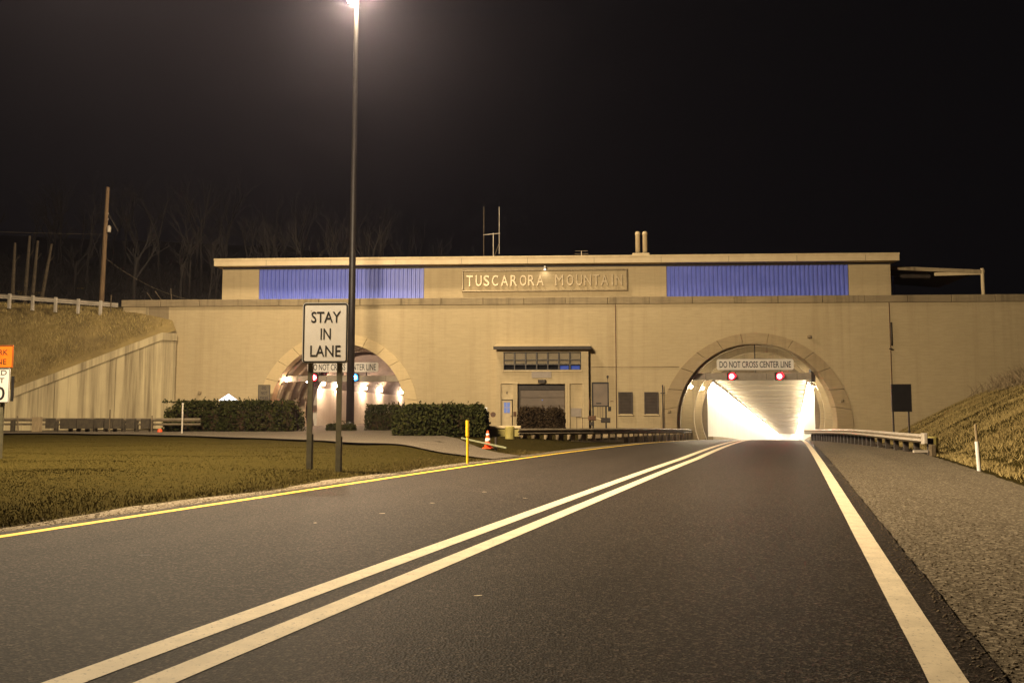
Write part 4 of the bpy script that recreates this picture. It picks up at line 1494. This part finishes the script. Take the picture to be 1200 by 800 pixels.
M['woodblack'] = M_noise('dark_creosote_timber', (0.062, 0.048, 0.028), (0.038, 0.029, 0.018), 6, 0.85, 0.5, 25)
pmL = post_mesh('post', 0.15, 0.18, 0.60, M['woodblack'])
bkL = post_mesh('block', 0.40, 0.22, 0.34, M['woodblack'])
pmP = post_mesh('block', 0.38, 0.26, 0.78, M['woodpale'])
for px_ in (12, 63, 80, 89.5, 99.5, 109, 121, 132, 142, 157, 174):
    x_ = X_at(px_, 40.95)
    po = piece('post', pmL, t, (x_ + 0.10, 41.05, 0.18))
    if px_ > 50:
        piece('block', bkL, t, (x_ - 0.05, 40.80, 0.56 + random.uniform(-0.02, 0.02)))
piece('block', pmP, t, (X_at(45.5, 40.9), 40.8, 0.2))

# upper rail on the plateau
pts = [(-27.35, 52.0), (-30.0, 51.4), (-34.5, 50.2), (-42.0, 48.4), (-50.0, 46.5)]
t = thing('guardrail', (-27.4, 52.0, 7.5), 'pale guardrail along the top of the grassy left bank', 'guardrail')
uz = lambda x_, y_: 7.32 + 0.058 * (-27.3 - x_)
w_beam('rail', pts, uz, 0.60, 0.13, M['galv'], t, 1 if False else -1, 0.07, 2)
pmU = post_mesh('post', 0.16, 0.14, 0.78, M['galv'])
d = 0.9
while d < plen(pts) - 0.2:
    p_, dr_ = poly_at(pts, d)
    piece('post', pmU, t, (p_.x - 0.02, p_.y - 0.20, uz(p_.x, p_.y)), (0, 0, 0))
    d += 1.30
MB().tube([(-27.75, 51.9, 7.3), (-27.75, 51.9, 8.55)], 0.03, 6).build('end_stake', M['wood'], t)


# ------------------------------------------------------------------ small posts, cone, arm
def tube_thing(name, x_, y_, h_, r, mat, lab, cat, lean=0.0, z_=None):
    z_ = ground_z(x_, y_) if z_ is None else z_
    t_ = thing(name, (x_, y_, z_), lab, cat)
    MB().tube([(x_, y_, z_ - 0.1), (x_ + lean, y_, z_ + h_)], r, 10).build('shaft', M[mat], t_)
    return t_


yx, yy = -2.08, 20.6
t = tube_thing('marker_post', yx, yy, 0.72, 0.032, 'yellowpost', 'thin yellow marker post at the left edge of the road', 'post')
MB().tube([(yx, yy, ground_z(yx, yy) + 0.68), (yx, yy, ground_z(yx, yy) + 1.06)], 0.047, 10).build('sleeve', M['yellowpost'], t)
t = tube_thing('marker_post', 9.0, 18.7, 0.62, 0.042, 'white', 'white marker post standing right of the shoulder', 'post', -0.03)
MB().tube([(8.97, 18.7, 0.60), (8.955, 18.7, 0.95)], 0.028, 8).build('upper_shaft', M['woodpale'], t)
t = tube_thing('marker_post', -16.75, 37.9, 1.36, 0.035, 'galv', 'thin grey marker post in front of the left hedge', 'post')
MB().tube([(-16.75, 37.9, 1.55), (-16.75, 37.9, 1.62)], 0.05, 8).build('cap', M['galv'], t)
for px_, h_, lab in ((23, 0.85, 'thin leaning stake left of the tan block on the left guardrail'), (129, 1.15, 'thin stake rising among the blocks of the left guardrail'), (178.5, 0.85, 'thin stake near the right end of the left guardrail')):
    tube_thing('stake', X_at(px_, 40.5), 40.5, h_, 0.028, 'wood', lab, 'stake', -0.1 if px_ == 23 else 0.0)
b = MB().lathe([(0.10, 0.0), (0.12, 0.08), (0.10, 0.18), (0.03, 0.21)], (X_at(188, 40.3), 40.3, 0.2), 12).build('orange_bucket', M['cone'], None, (X_at(188, 40.3), 40.3, 0.2))
tag(b, 'small orange tub at the left foot of the left hedge', 'tub')

kx, ky = -2.10, 27.2
kz = ground_z(kx, ky)
t = thing('traffic_cone', (kx, ky, kz), 'orange traffic cone with two white bands beside the right hedge', 'cone')
MB().cbox(kx - 0.17, kx + 0.17, ky - 0.17, ky + 0.17, kz, kz + 0.035, 0.01).build('base', M['cone'], t)
MB().lathe([(0.115, 0.036), (0.102, 0.12), (0.088, 0.22), (0.058, 0.40), (0.032, 0.55), (0.026, 0.57)], (kx, ky, kz), 18).build('body', M['cone'], t, smooth=True)
for r0, z0, r1, z1 in ((0.092, 0.22, 0.074, 0.33), (0.062, 0.41, 0.049, 0.48)):
    MB().lathe([(r0, z0), (r1, z1)], (kx, ky, kz), 18).build('band', M['white'], t, smooth=True)

t = thing('barrier_arm', (-1.85, 27.0, 0.1), 'pale green barrier arm lowered beside the traffic cone', 'barrier arm')
MB().bar((-3.05, 28.2, 0.36), (-1.45, 26.2, 0.12), 0.03, 0.045).build('arm', M['palegreen'], t)
MB().tube([(-1.82, 26.9, 0.0), (-1.82, 26.9, 0.42)], 0.04, 8).build('post', M['darkbrown'], t)

# glowing lantern behind the left hedge
lx, ly = -18.95, 49.0
t = thing('lantern', (lx, ly, 0.2), 'lantern with a glowing blue white pyramid top showing above the left hedge', 'lantern')
mb = MB()
for k in range(4):
    a_, b_ = [(-0.42, -0.42), (0.42, -0.42), (0.42, 0.42), (-0.42, 0.42)][k], [(0.42, -0.42), (0.42, 0.42), (-0.42, 0.42), (-0.42, -0.42)][k]
    mb.poly([(lx + a_[0], ly + a_[1], 1.90), (lx + b_[0], ly + b_[1], 1.90), (lx, ly, 2.28)])
mb.build('glowing_top', M['lantern'], t)
for a_, b_ in ((-0.36, -0.36), (0.36, -0.36), (0.36, 0.36), (-0.36, 0.36)):
    MB().box(lx + a_ - 0.03, lx + a_ + 0.03, ly + b_ - 0.03, ly + b_ + 0.03, 0.1, 1.89).build('leg', M['white'], t)

# meter box at the right end of the right hedge
t = thing('meter_box', (-3.1, 38.4, 0.1), 'small white box on a stake at the right end of the right hedge', 'meter box')
MB().cbox(-3.22, -2.98, 38.3, 38.45, 1.16, 1.42, 0.02).build('box', M['white'], t)
MB().box(-3.13, -3.07, 38.32, 38.40, 0.0, 1.155).build('stake', M['wood'], t)
MB().tube([(-2.72, 38.3, 1.10), (-2.72, 38.36, 1.10)], 0.12, 14).build('dial', M['rust'], t)
MB().bar((-3.0, 38.37, 1.18), (-2.72, 38.37, 1.12), 0.03, 0.03).build('dial_arm', M['rust'], t)


# ------------------------------------------------------------------ roof aerials and canopy
t = thing('roof_aerial', (-4.05, 55.5, 10.8), 'tall two whip aerial on the roof above the name panel', 'aerial')
MB().tube([(-3.95, 55.5, 10.8), (-3.95, 55.5, 13.0)], 0.025, 6).build('stem', M['galv'], t)
MB().tube([(-4.62, 55.5, 12.88), (-3.5, 55.5, 12.98)], 0.02, 6).build('cross_arm', M['galv'], t)
MB().tube([(-4.58, 55.5, 11.4), (-4.58, 55.5, 14.75)], 0.014, 6).build('whip', M['galvold'], t)
MB().tube([(-3.56, 55.5, 11.6), (-3.56, 55.5, 14.75)], 0.020, 6).build('whip', M['galv'], t)
MB().tube([(-3.95, 55.5, 11.3), (-3.56, 55.5, 12.3)], 0.018, 6).build('strut', M['galvold'], t)
t = thing('roof_aerial', (1.9, 55.5, 10.8), 'small stub aerial on the roof left of the chimney', 'aerial')
MB().tube([(1.85, 55.5, 10.8), (1.85, 55.5, 11.75)], 0.03, 6).build('stem', M['galv'], t)
for z_, a_ in ((11.55, 0.45), (11.75, 0.42)):
    MB().tube([(1.85 - a_, 55.5, z_), (1.85 + a_, 55.5, z_)], 0.02, 6).build('element', M['galvold'], t)
t = thing('roof_canopy', (23.3, 54.0, 8.2), 'slanted metal canopy on a post at the right end of the upper storey', 'canopy')
mb = MB()
mb.v += [(20.95, 54.0, 10.35), (26.35, 53.2, 9.92), (26.6, 60, 9.92), (20.95, 60, 10.35)]
mb.v += [(a_, b_, c_ - 0.10) for a_, b_, c_ in mb.v[:4]]
mb.f += [(0, 1, 2, 3), (7, 6, 5, 4), (0, 4, 5, 1), (1, 5, 6, 2), (2, 6, 7, 3)]
mb.build('roof_sheet', M['garage'], t)
MB().bar((20.95, 53.95, 10.2), (26.4, 53.15, 9.78), 0.08, 0.22).build('edge_beam', M['coping'], t)
MB().bar((23.6, 53.6, 9.72), (26.35, 53.2, 9.72), 0.08, 0.20).build('tie_beam', M['fascia'], t)
MB().tube([(26.3, 53.2, 7.9), (26.3, 53.2, 10.0)], 0.10, 10).build('post', M['fascia'], t)
MB().tube([(20.98, 53.4, 7.9), (20.98, 53.4, 9.6)], 0.06, 8).build('downpipe', M['blue'], t)
MB().tube([(20.95, 54.4, 9.75), (23.5, 54.0, 9.65)], 0.14, 10).build('duct', M['darkbrown'], t)


# ------------------------------------------------------------------ hedges
def leaves(centres, normals, size, name, mat, parent):
    n = len(centres)
    a_ = rng.normal(size=(n, 3))
    a_ /= np.linalg.norm(a_, axis=1)[:, None]
    b_ = rng.normal(size=(n, 3))
    b_ = np.cross(a_, b_)
    b_ /= np.linalg.norm(b_, axis=1)[:, None]
    s_ = size * rng.uniform(0.6, 1.4, (n, 1))
    P = np.stack([centres - a_ * s_ * 0.5, centres + b_ * s_ * 0.32, centres + a_ * s_ * 0.9, centres - b_ * s_ * 0.32], 1)
    o0 = np.array(BASE[parent.name])
    Fq = np.arange(4 * n).reshape(n, 4)
    return np_mesh(name, P.reshape(-1, 3) - o0, Fq, mat, 'stuff', parent, None, np.repeat(rng.random(n), 4))


def hedge(name, x0, x1, y0, y1, z0, h, lab, n, mat='yew', lump=0.16, size=0.10, group=None, round_=0.35):
    t_ = thing(name, ((x0 + x1) / 2, (y0 + y1) / 2, z0), lab, 'hedge', group)
    cx_, cy_ = (x0 + x1) / 2, (y0 + y1) / 2
    ax, ay = (x1 - x0) / 2, (y1 - y0) / 2
    # superellipsoid shell with lumps
    u = rng.uniform(-1, 1, (n * 3, 3))
    u[:, 2] = rng.uniform(0, 1, n * 3)
    ph = rng.uniform(0, 6.28, 8)
    X = cx_ + u[:, 0] * ax
    Y = cy_ + u[:, 1] * ay
    lum = (np.sin(X * 2.1 + ph[0]) * np.sin(Y * 2.6 + ph[1]) + 0.6 * np.sin(X * 4.7 + ph[2]) + 0.5 * np.sin(X * 8.9 + Y * 3 + ph[3]) + 0.5 * np.sin(Y * 5.1 + ph[4]))
    p_ = 3.6
    rad = (np.abs(u[:, 0]) ** (p_ * 2) + np.abs(u[:, 1]) ** p_ + np.abs(u[:, 2]) ** p_ * 0.95) ** (1 / p_)
    lim = 0.95 + 0.10 * lum * lump / 0.16 + rng.normal(0, 0.045, n * 3)
    keep_ = (rad < lim) & (rad > 0.55 + 0.4 * rng.random(n * 3) ** 0.7)
    c_ = np.stack([X, Y, z0 + 0.05 + u[:, 2] * h], 1)[keep_][:n]
    leaves(c_, None, size, 'foliage', M[mat], t_)
    # loose shoots on top
    m = int((x1 - x0) * 14)
    sh = []
    for _ in range(m):
        bx_, by_ = rng.uniform(x0 + 0.2, x1 - 0.2), rng.uniform(y0 + 0.1, y1 - 0.1)
        hh = rng.uniform(0.03, 0.40) * rng.random()
        lx_ = rng.normal(0, 0.08)
        for q in range(7):
            sh.append((bx_ + lx_ * q / 7 + rng.normal(0, 0.02), by_ + rng.normal(0, 0.02), z0 + h * 0.97 + hh * q / 7))
    leaves(np.array(sh), None, size * 0.8, 'shoots', M[mat], t_)
    mb_ = MB()
    for k_ in range(int((x1 - x0) * 2.2)):
        bx_, by_ = random.uniform(x0 + 0.3, x1 - 0.3), random.uniform(y0 + 0.3, y1 - 0.3)
        mb_.tube([(bx_, by_, z0 - 0.1), (bx_ + random.uniform(-0.1, 0.1), by_, z0 + 0.4 * h), (bx_ + random.uniform(-0.3, 0.3), by_ + random.uniform(-0.2, 0.2), z0 + 0.8 * h)], [0.035, 0.025, 0.01], 5)
    mb_.build('stems', M['bark'], t_)['kind'] = 'stuff'
    # dense dark heart so that no light passes straight through
    mb_ = MB().cbox(x0 + 0.35 * min(1, ax), x1 - 0.35 * min(1, ax), cy_ - ay * 0.5, cy_ + ay * 0.5, z0, z0 + h * 0.72, 0.15)
    mb_.build('heart', M['twigs'], t_)
    return t_


hedge('hedge', -19.9, -12.75, 41.6, 44.0, 0.20, 1.55, 'long dark clipped hedge left of the white lane sign', 15000, size=0.12)
hedge('hedge', -6.75, -2.65, 34.4, 36.6, 0.18, 1.30, 'dark clipped hedge behind the yellow marker post', 13000, size=0.11)
hedge('hedge', -10.2, -7.9, 44.8, 46.4, 0.20, 1.36, 'small rounded hedge behind the left end of the right hedge', 5000, size=0.10)
hedge('hedge', -1.98, 0.62, 44.6, 46.0, 0.10, 1.32, 'brown twiggy bush in front of the garage door', 9000, 'twigs', size=0.09)
hedge('shrub', -11.85, -10.35, 43.9, 44.9, 0.16, 0.40, 'low dark planting round the foot of the light mast', 3500, size=0.08)


# ------------------------------------------------------------------ grass
def blades(name, pts, h0, h1, wdt, mat, kind='stuff'):
    n = len(pts)
    ang = rng.uniform(0, 2 * math.pi, n)
    h_ = rng.uniform(h0, h1, n)
    lean = rng.normal(0, 0.45, (n, 2)) * h_[:, None]
    dx = np.stack([np.cos(ang), np.sin(ang)], 1) * (wdt * rng.uniform(0.6, 1.3, n))[:, None]
    P = np.zeros((n, 3, 3))
    P[:, 0, :2] = pts[:, :2] - dx
    P[:, 1, :2] = pts[:, :2] + dx
    P[:, 2, :2] = pts[:, :2] + lean
    P[:, 0, 2] = P[:, 1, 2] = pts[:, 2] - 0.01
    P[:, 2, 2] = pts[:, 2] + h_
    return np_mesh(name, P.reshape(-1, 3), np.arange(3 * n).reshape(n, 3), mat, kind, None, None, np.repeat(rng.random(n), 3))


def in_drive(x_, y_):
    if y_ > 22 and x_ > -46:
        near = np.interp(x_, [-46, -30, -22, -15.5, -8.9, -5.9, -3.6, -1.6], [37.5, 38.2, 37.8, 34.6, 29.6, 26.5, 24.4, 22.4])
        far = np.interp(x_, [-46, -22, -17.6, -17.5, -11.1, -11.0, -8.6, -6.4, -4.2, -2.4, -0.9], [41.5, 44.8, 48, 60, 60, 35.5, 31.6, 29.6, 28.4, 27.0, 24.2])
        return near - 0.05 < y_ < far + 0.05 and x_ < -0.9
    return False


G = []
while len(G) < 130000:
    y_ = 7.0 + 40 * random.random() ** 1.7
    xl_ = max(-42.0, -0.80 * y_ - 3.0)
    xr_ = x_yellow(y_) - 0.72 - 0.35 * abs(math.sin(y_ * 0.7)) * ss(30, 12, y_) - 0.3 * ss(24, 30, y_)
    x_ = random.uniform(xl_, xr_ + 0.12)
    if in_drive(x_, y_) or random.random() > 0.7 + 0.3 * wob(x_ * 0.7, y_ * 0.7):
        continue
    G.append((x_, y_, ground_z(x_, y_)))
blades('grass', np.array(G), 0.008, 0.024, 0.008, M['grass'])
G = []
while len(G) < 10000:                                  # ragged dry fringe along the gravel
    y_ = 6.0 + 22 * random.random()
    x_ = x_yellow(y_) - 0.75 - 0.35 * abs(math.sin(y_ * 0.7)) - abs(random.gauss(0, 0.45))
    G.append((x_, y_, ground_z(x_, y_)))
blades('dry_grass_fringe', np.array(G), 0.02, 0.06, 0.007, M['fringe'])
G = []
while len(G) < 100000:                                  # right bank
    y_ = random.uniform(10, 52)
    x_ = 3.4 + 0.29 * y_ + 0.3 + abs(random.gauss(0, 1)) * 7.0
    if random.random() > 0.55 + 0.55 * wob(x_ * 0.9, y_ * 0.5):
        continue
    G.append((x_, y_, ground_z(x_, y_)))
blades('bank_grass', np.array(G), 0.03, 0.13, 0.010, M['drygrass'])
G = []
while len(G) < 70000:                                  # left bank
    u, v = random.uniform(-2.5, 22), random.uniform(0.5, 13)
    p_ = W0 + WU * u + WN * v
    z_, _, _ = bank_z(p_.x, p_.y)
    if p_.x > -26.9 and p_.y > 52.0:
        continue
    if z_ < 0.2 or random.random() > 0.6 + 0.5 * wob(p_.x * 0.8, p_.y * 0.8):
        continue
    G.append((p_.x, p_.y, z_))
blades('bank_grass', np.array(G), 0.06, 0.30, 0.018, M['drygrass'])


# loose stones along the near shoulder and the left verge
def stones(name, pts, r0, r1, mat):
    n = len(pts)
    base = np.array([(1, 0, 0), (0, 1, 0), (-1, 0, 0), (0, -1, 0), (0, 0, 0.7), (0, 0, -0.4)])
    tri = np.array([(0, 1, 4), (1, 2, 4), (2, 3, 4), (3, 0, 4), (1, 0, 5), (2, 1, 5), (3, 2, 5), (0, 3, 5)])
    ang = rng.uniform(0, 6.28, n)
    sc_ = (r0 + (r1 - r0) * rng.random(n) ** 3)[:, None, None] * rng.uniform(0.6, 1.3, (n, 6, 3))
    v_ = base[None] * sc_
    c_, s_ = np.cos(ang)[:, None], np.sin(ang)[:, None]
    P = np.stack([v_[..., 0] * c_ - v_[..., 1] * s_, v_[..., 0] * s_ + v_[..., 1] * c_, v_[..., 2]], -1) + pts[:, None, :]
    Fq = (tri[None] + 6 * np.arange(n)[:, None, None]).reshape(-1, 3)
    return np_mesh(name, P.reshape(-1, 3), Fq, mat, 'stuff', None, None, np.repeat(rng.random(n), 6))


M['pebble'] = M_blade('pebbles', (0.10, 0.078, 0.052), (0.24, 0.195, 0.135), (0.14, 0.112, 0.077))
G = []
while len(G) < 16000:
    y_ = 2.5 + 22 * random.random() ** 1.8
    t_ = abs(random.gauss(0, 0.55)) if random.random() < 0.7 else random.uniform(0, 2.6)
    x_ = x_edge(y_) + 0.29 + t_
    if x_ < 3.4 + 0.29 * y_:
        G.append((x_, y_, zr(y_) - 0.026))
for _ in range(1500):
    y_ = 2.5 + 18 * random.random() ** 1.6
    G.append((x_edge(y_) + 0.27 - abs(random.gauss(0, 0.07)), y_, zr(y_) + 0.002))
stones('loose_gravel', np.array(G), 0.003, 0.014, M['pebble'])
G = []
while len(G) < 7000:
    y_ = 6 + 22 * random.random() ** 1.5
    x_ = x_yellow(y_) - 0.33 - abs(random.gauss(0, 0.30))
    G.append((x_, y_, max(zr(y_) - 0.014, ground_z(x_, y_))))
stones('loose_gravel', np.array(G), 0.004, 0.016, M['pebble'])


# brushwood along the top of the right bank and behind the left rail
def brush(name, spots, mat, n_each, h0, h1):
    mb_ = MB()
    for x_, y_, z_ in spots:
        for _ in range(n_each):
            a_ = random.uniform(0, 6.28)
            l_ = random.uniform(h0, h1)
            tx, ty = x_ + math.cos(a_) * l_ * 0.6, y_ + math.sin(a_) * l_ * 0.6
            mb_.tube([(x_ + random.uniform(-0.4, 0.4), y_ + random.uniform(-0.4, 0.4), z_ - 0.05), (x_ * 0.5 + tx * 0.5, y_ * 0.5 + ty * 0.5, z_ + l_ * 0.6), (tx, ty, z_ + l_ * random.uniform(0.6, 1.0))],
                     [0.018, 0.012, 0.005], 3, False)
    o_ = mb_.build(name, M[mat])
    o_['kind'] = 'stuff'
    return o_


S = []
for _ in range(130):
    y_ = random.uniform(38, 51)
    x_ = 3.4 + 0.29 * y_ + random.uniform(6.2, 12)
    S.append((x_, y_, ground_z(x_, y_)))
brush('bank_brushwood', S, 'woodpale', 10, 0.3, 0.95)
S = []
for _ in range(620):
    x_ = random.uniform(-62, -18)
    y_ = random.uniform(57, 84)
    S.append((x_, y_, hill_z(x_, y_)))
brush('forest_brushwood', S, 'bark', 9, 0.6, 2.6)


# ------------------------------------------------------------------ bare trees, snags, utility pole
def grow(mb, p, d, length, r, depth, twigs):
    n = 4
    pts, rad = [p.copy()], [r]
    q, dd = p.copy(), d.copy()
    for k in range(n):
        dd = (dd + Vector((random.gauss(0, 0.10), random.gauss(0, 0.10), random.gauss(0.03, 0.05)))).normalized()
        q = q + dd * (length / n)
        pts.append(q.copy())
        rad.append(r * (1 - 0.62 * (k + 1) / n))
    mb.tube(pts, rad, 6 if depth < 2 else 3, False)
    if depth >= twigs:
        return
    m = 4 if depth == 0 else random.choice((3, 4, 5))
    for k in range(m):
        t_ = random.uniform(0.35, 0.98)
        i_ = min(n - 1, int(t_ * n))
        b_ = pts[i_].lerp(pts[i_ + 1], t_ * n - i_)
        ax = Vector((random.gauss(0, 1), random.gauss(0, 1), random.gauss(0.2, 0.4))).normalized()
        nd = (dd * 0.75 + ax * 0.75 + Vector((0, 0, 0.25))).normalized()
        grow(mb, b_, nd, length * random.uniform(0.45, 0.68), rad[i_] * 0.55, depth + 1, twigs)


def px_to(px_, y_):
    return X_at(px_, y_)


def bare_tree(x_, y_, h_, r, lab, grp, lean=0.0, mat='bark'):
    h_ *= 0.74
    r *= 0.72
    z_ = hill_z(x_, y_) - 0.1
    t_ = thing('bare_tree', (x_, y_, z_), lab, 'tree', grp)
    tk = MB()
    top = Vector((x_ + lean * h_ * 0.5, y_, z_ + h_ * 0.5))
    tk.tube([(x_, y_, z_), (x_ + lean * h_ * 0.22 + random.uniform(-0.1, 0.1), y_, z_ + h_ * 0.25), tuple(top)], [r, r * 0.85, r * 0.65], 7)
    tk.build('trunk', M[mat], t_)
    cr = MB()
    for k in range(random.choice((3, 4))):
        a_ = random.uniform(0, 6.28)
        f_ = random.uniform(0.55, 1.0)
        st_ = Vector((x_, y_, z_)).lerp(top, f_)
        grow(cr, st_, Vector((math.cos(a_) * 0.45 + lean, math.sin(a_) * 0.3, 1.0)).normalized(), h_ * random.uniform(0.28, 0.45), r * 0.55, 0, 3)
    cr.build('crown', M[mat], t_)
    return t_


specs = [(152, 60, 11.0, 0.20, 'forked bare tree just right of the utility pole', 0.02), (208, 62, 9.5, 0.15, None, 0.0), (216, 64, 10.5, 0.14, None, 0.03), (238, 61, 8.0, 0.13, None, 0.12),
         (248, 66, 9.0, 0.15, None, 0.05), (330, 66, 10.0, 0.14, None, -0.06), (354, 65, 9.8, 0.17, None, 0.02), (384, 66, 9.6, 0.15, None, 0.12), (80, 66, 8.0, 0.13, None, 0.05),
         (285, 72, 11.0, 0.16, None, 0.0), (180, 75, 13.0, 0.18, None, -0.03), (310, 78, 12.0, 0.16, None, 0.02), (110, 72, 10.0, 0.16, None, 0.0), (440, 74, 10.0, 0.15, None, 0.04),
         (470, 80, 11.0, 0.15, None, -0.02), (550, 70, 7.4, 0.12, 'bare tree leaning left behind the tall roof aerial', -0.22), (30, 80, 11.0, 0.16, None, 0.0), (225, 84, 14.0, 0.2, None, 0.02), (600, 78, 9.5, 0.14, None, 0.04),
         (395, 82, 13.0, 0.16, None, -0.04), (140, 86, 15.0, 0.2, None, 0.0), (260, 90, 15.0, 0.2, None, 0.03), (345, 92, 15.0, 0.2, None, -0.03), (60, 90, 14.0, 0.2, None, 0.02)]
specs = [q for q in specs if q[0] != 600]
for k_ in range(26):
    specs.append((random.uniform(-30, 520), random.uniform(66, 96), random.uniform(8, 15), random.uniform(0.10, 0.19), None, random.gauss(0, 0.05)))
for px_, y_, h_, r_, lab, lean in specs:
    bare_tree(px_to(px_, y_), y_, h_, r_, lab or 'dim bare tree in the dark wood behind the portal', 'bare trees in the dark wood behind the portal', lean)

for k, (px_, y_, h_, lean, lab) in enumerate(((8.0, 57.5, 4.9, 0.0, 'leftmost straight pale snag above the left bank'), (22.5, 58, 5.4, 0.03, 'tallest pale snag left of the utility pole'), (31.0, 59, 5.0, 0.05, 'thin pale snag third from the left above the bank'),
                                              (41.0, 59, 4.8, 0.14, 'leaning pale snag nearest the utility pole'))):
    x_ = px_to(px_, y_)
    z_ = hill_z(x_, y_) - 0.1
    t = thing('snag', (x_, y_, z_), lab, 'dead tree', 'pale snags above the left bank')
    MB().tube([(x_, y_, z_), (x_ + lean * h_ * 0.5, y_, z_ + h_ * 0.5), (x_ + lean * h_, y_, z_ + h_)], [0.15, 0.12, 0.08], 7).build('trunk', M['barkpale'], t)
    MB().tube([(x_ + lean * h_ * 0.7, y_, z_ + h_ * 0.7), (x_ + lean * h_ * 0.7 + 0.4, y_, z_ + h_ * 0.82)], [0.035, 0.012], 5).build('branch', M['barkpale'], t)

ux, uy = px_to(113.5, 56.5), 56.5
uzz = hill_z(ux, uy)
t = thing('utility_pole', (ux, uy, uzz), 'wooden utility pole with a small transformer above the left bank', 'utility pole')
MB().tube([(ux, uy, uzz - 0.3), (ux + 0.06, uy, uzz + 4.0), (ux + 0.14, uy, uzz + 8.9)], [0.17, 0.15, 0.115], 10).build('shaft', M['pole'], t)
MB().lathe([(0.12, 0.0), (0.13, 0.05), (0.13, 0.36), (0.10, 0.42), (0.03, 0.48)], (ux + 0.34, uy, uzz + 5.75), 10).build('transformer', M['galv'], t)
MB().bar((ux + 0.10, uy, uzz + 5.95), (ux + 0.28, uy, uzz + 5.95), 0.05, 0.05).build('bracket', M['galvold'], t)
for z_ in (7.0, 6.6):
    MB().lathe([(0.03, 0), (0.05, 0.05), (0.03, 0.12)], (ux + 0.24, uy, uzz + z_), 8).build('insulator', M['greyplate'], t)
MB().tube([(ux + 0.14, uy, uzz + 7.2), (ux + 1.0, uy, uzz + 5.8)], 0.014, 5).build('stay', M['galvold'], t)


def wire(name, a_, b_, sag, lab):
    pts_ = []
    for k_ in range(17):
        f_ = k_ / 16
        p_ = Vector(a_).lerp(Vector(b_), f_)
        p_.z -= sag * 4 * f_ * (1 - f_)
        pts_.append(p_)
    o_ = MB().tube(pts_, 0.012, 4).build(name, M['galvold'], None, a_)
    return tag(o_, lab, 'wire')


wire('overhead_wire', (ux + 0.1, uy, uzz + 5.6), (-75, 50, uzz + 7.5), 0.5, 'overhead wire running left from the utility pole')
wire('overhead_wire', (ux + 0.1, uy, uzz + 4.0), (-20.5, 60, 9.6), 1.6, 'slack wire drooping from the utility pole towards the upper storey')

# fallen pale poles leaning on the parapet, left of the upper storey
for k, (a_, b_) in enumerate((((-25.6, 53.2, 8.2), (-26.4, 53.8, 8.95)), ((-25.0, 53.2, 8.2), (-25.9, 53.9, 9.05)), ((-24.5, 53.3, 8.2), (-25.0, 54.2, 9.25)))):
    o_ = MB().tube([a_, b_], [0.035, 0.028], 6).build('cut_branch', M['barkpale'], None, a_)
    tag(o_, ('left', 'middle', 'right')[k] + ' one of three pale cut branches leaning behind the parapet', 'branch', 'cut branches behind the parapet')

# ------------------------------------------------------------------ the night air
hz = MB().box(-175, 175, -115, 325, -16, 130).build('haze', None)
hz['kind'] = 'stuff'
hm = bpy.data.materials.new('thin_haze')
hm.use_nodes = True
nt = hm.node_tree
nt.nodes.remove(nt.nodes['Principled BSDF'])
pv = nt.nodes.new('ShaderNodeVolumePrincipled')
pv.inputs['Color'].default_value = (0.80, 0.74, 0.98, 1)
pv.inputs['Density'].default_value = HAZE_DENSITY
pv.inputs['Anisotropy'].default_value = 0.85
nt.links.new(pv.outputs[0], nt.nodes['Material Output'].inputs['Volume'])
hz.data.materials.append(hm)
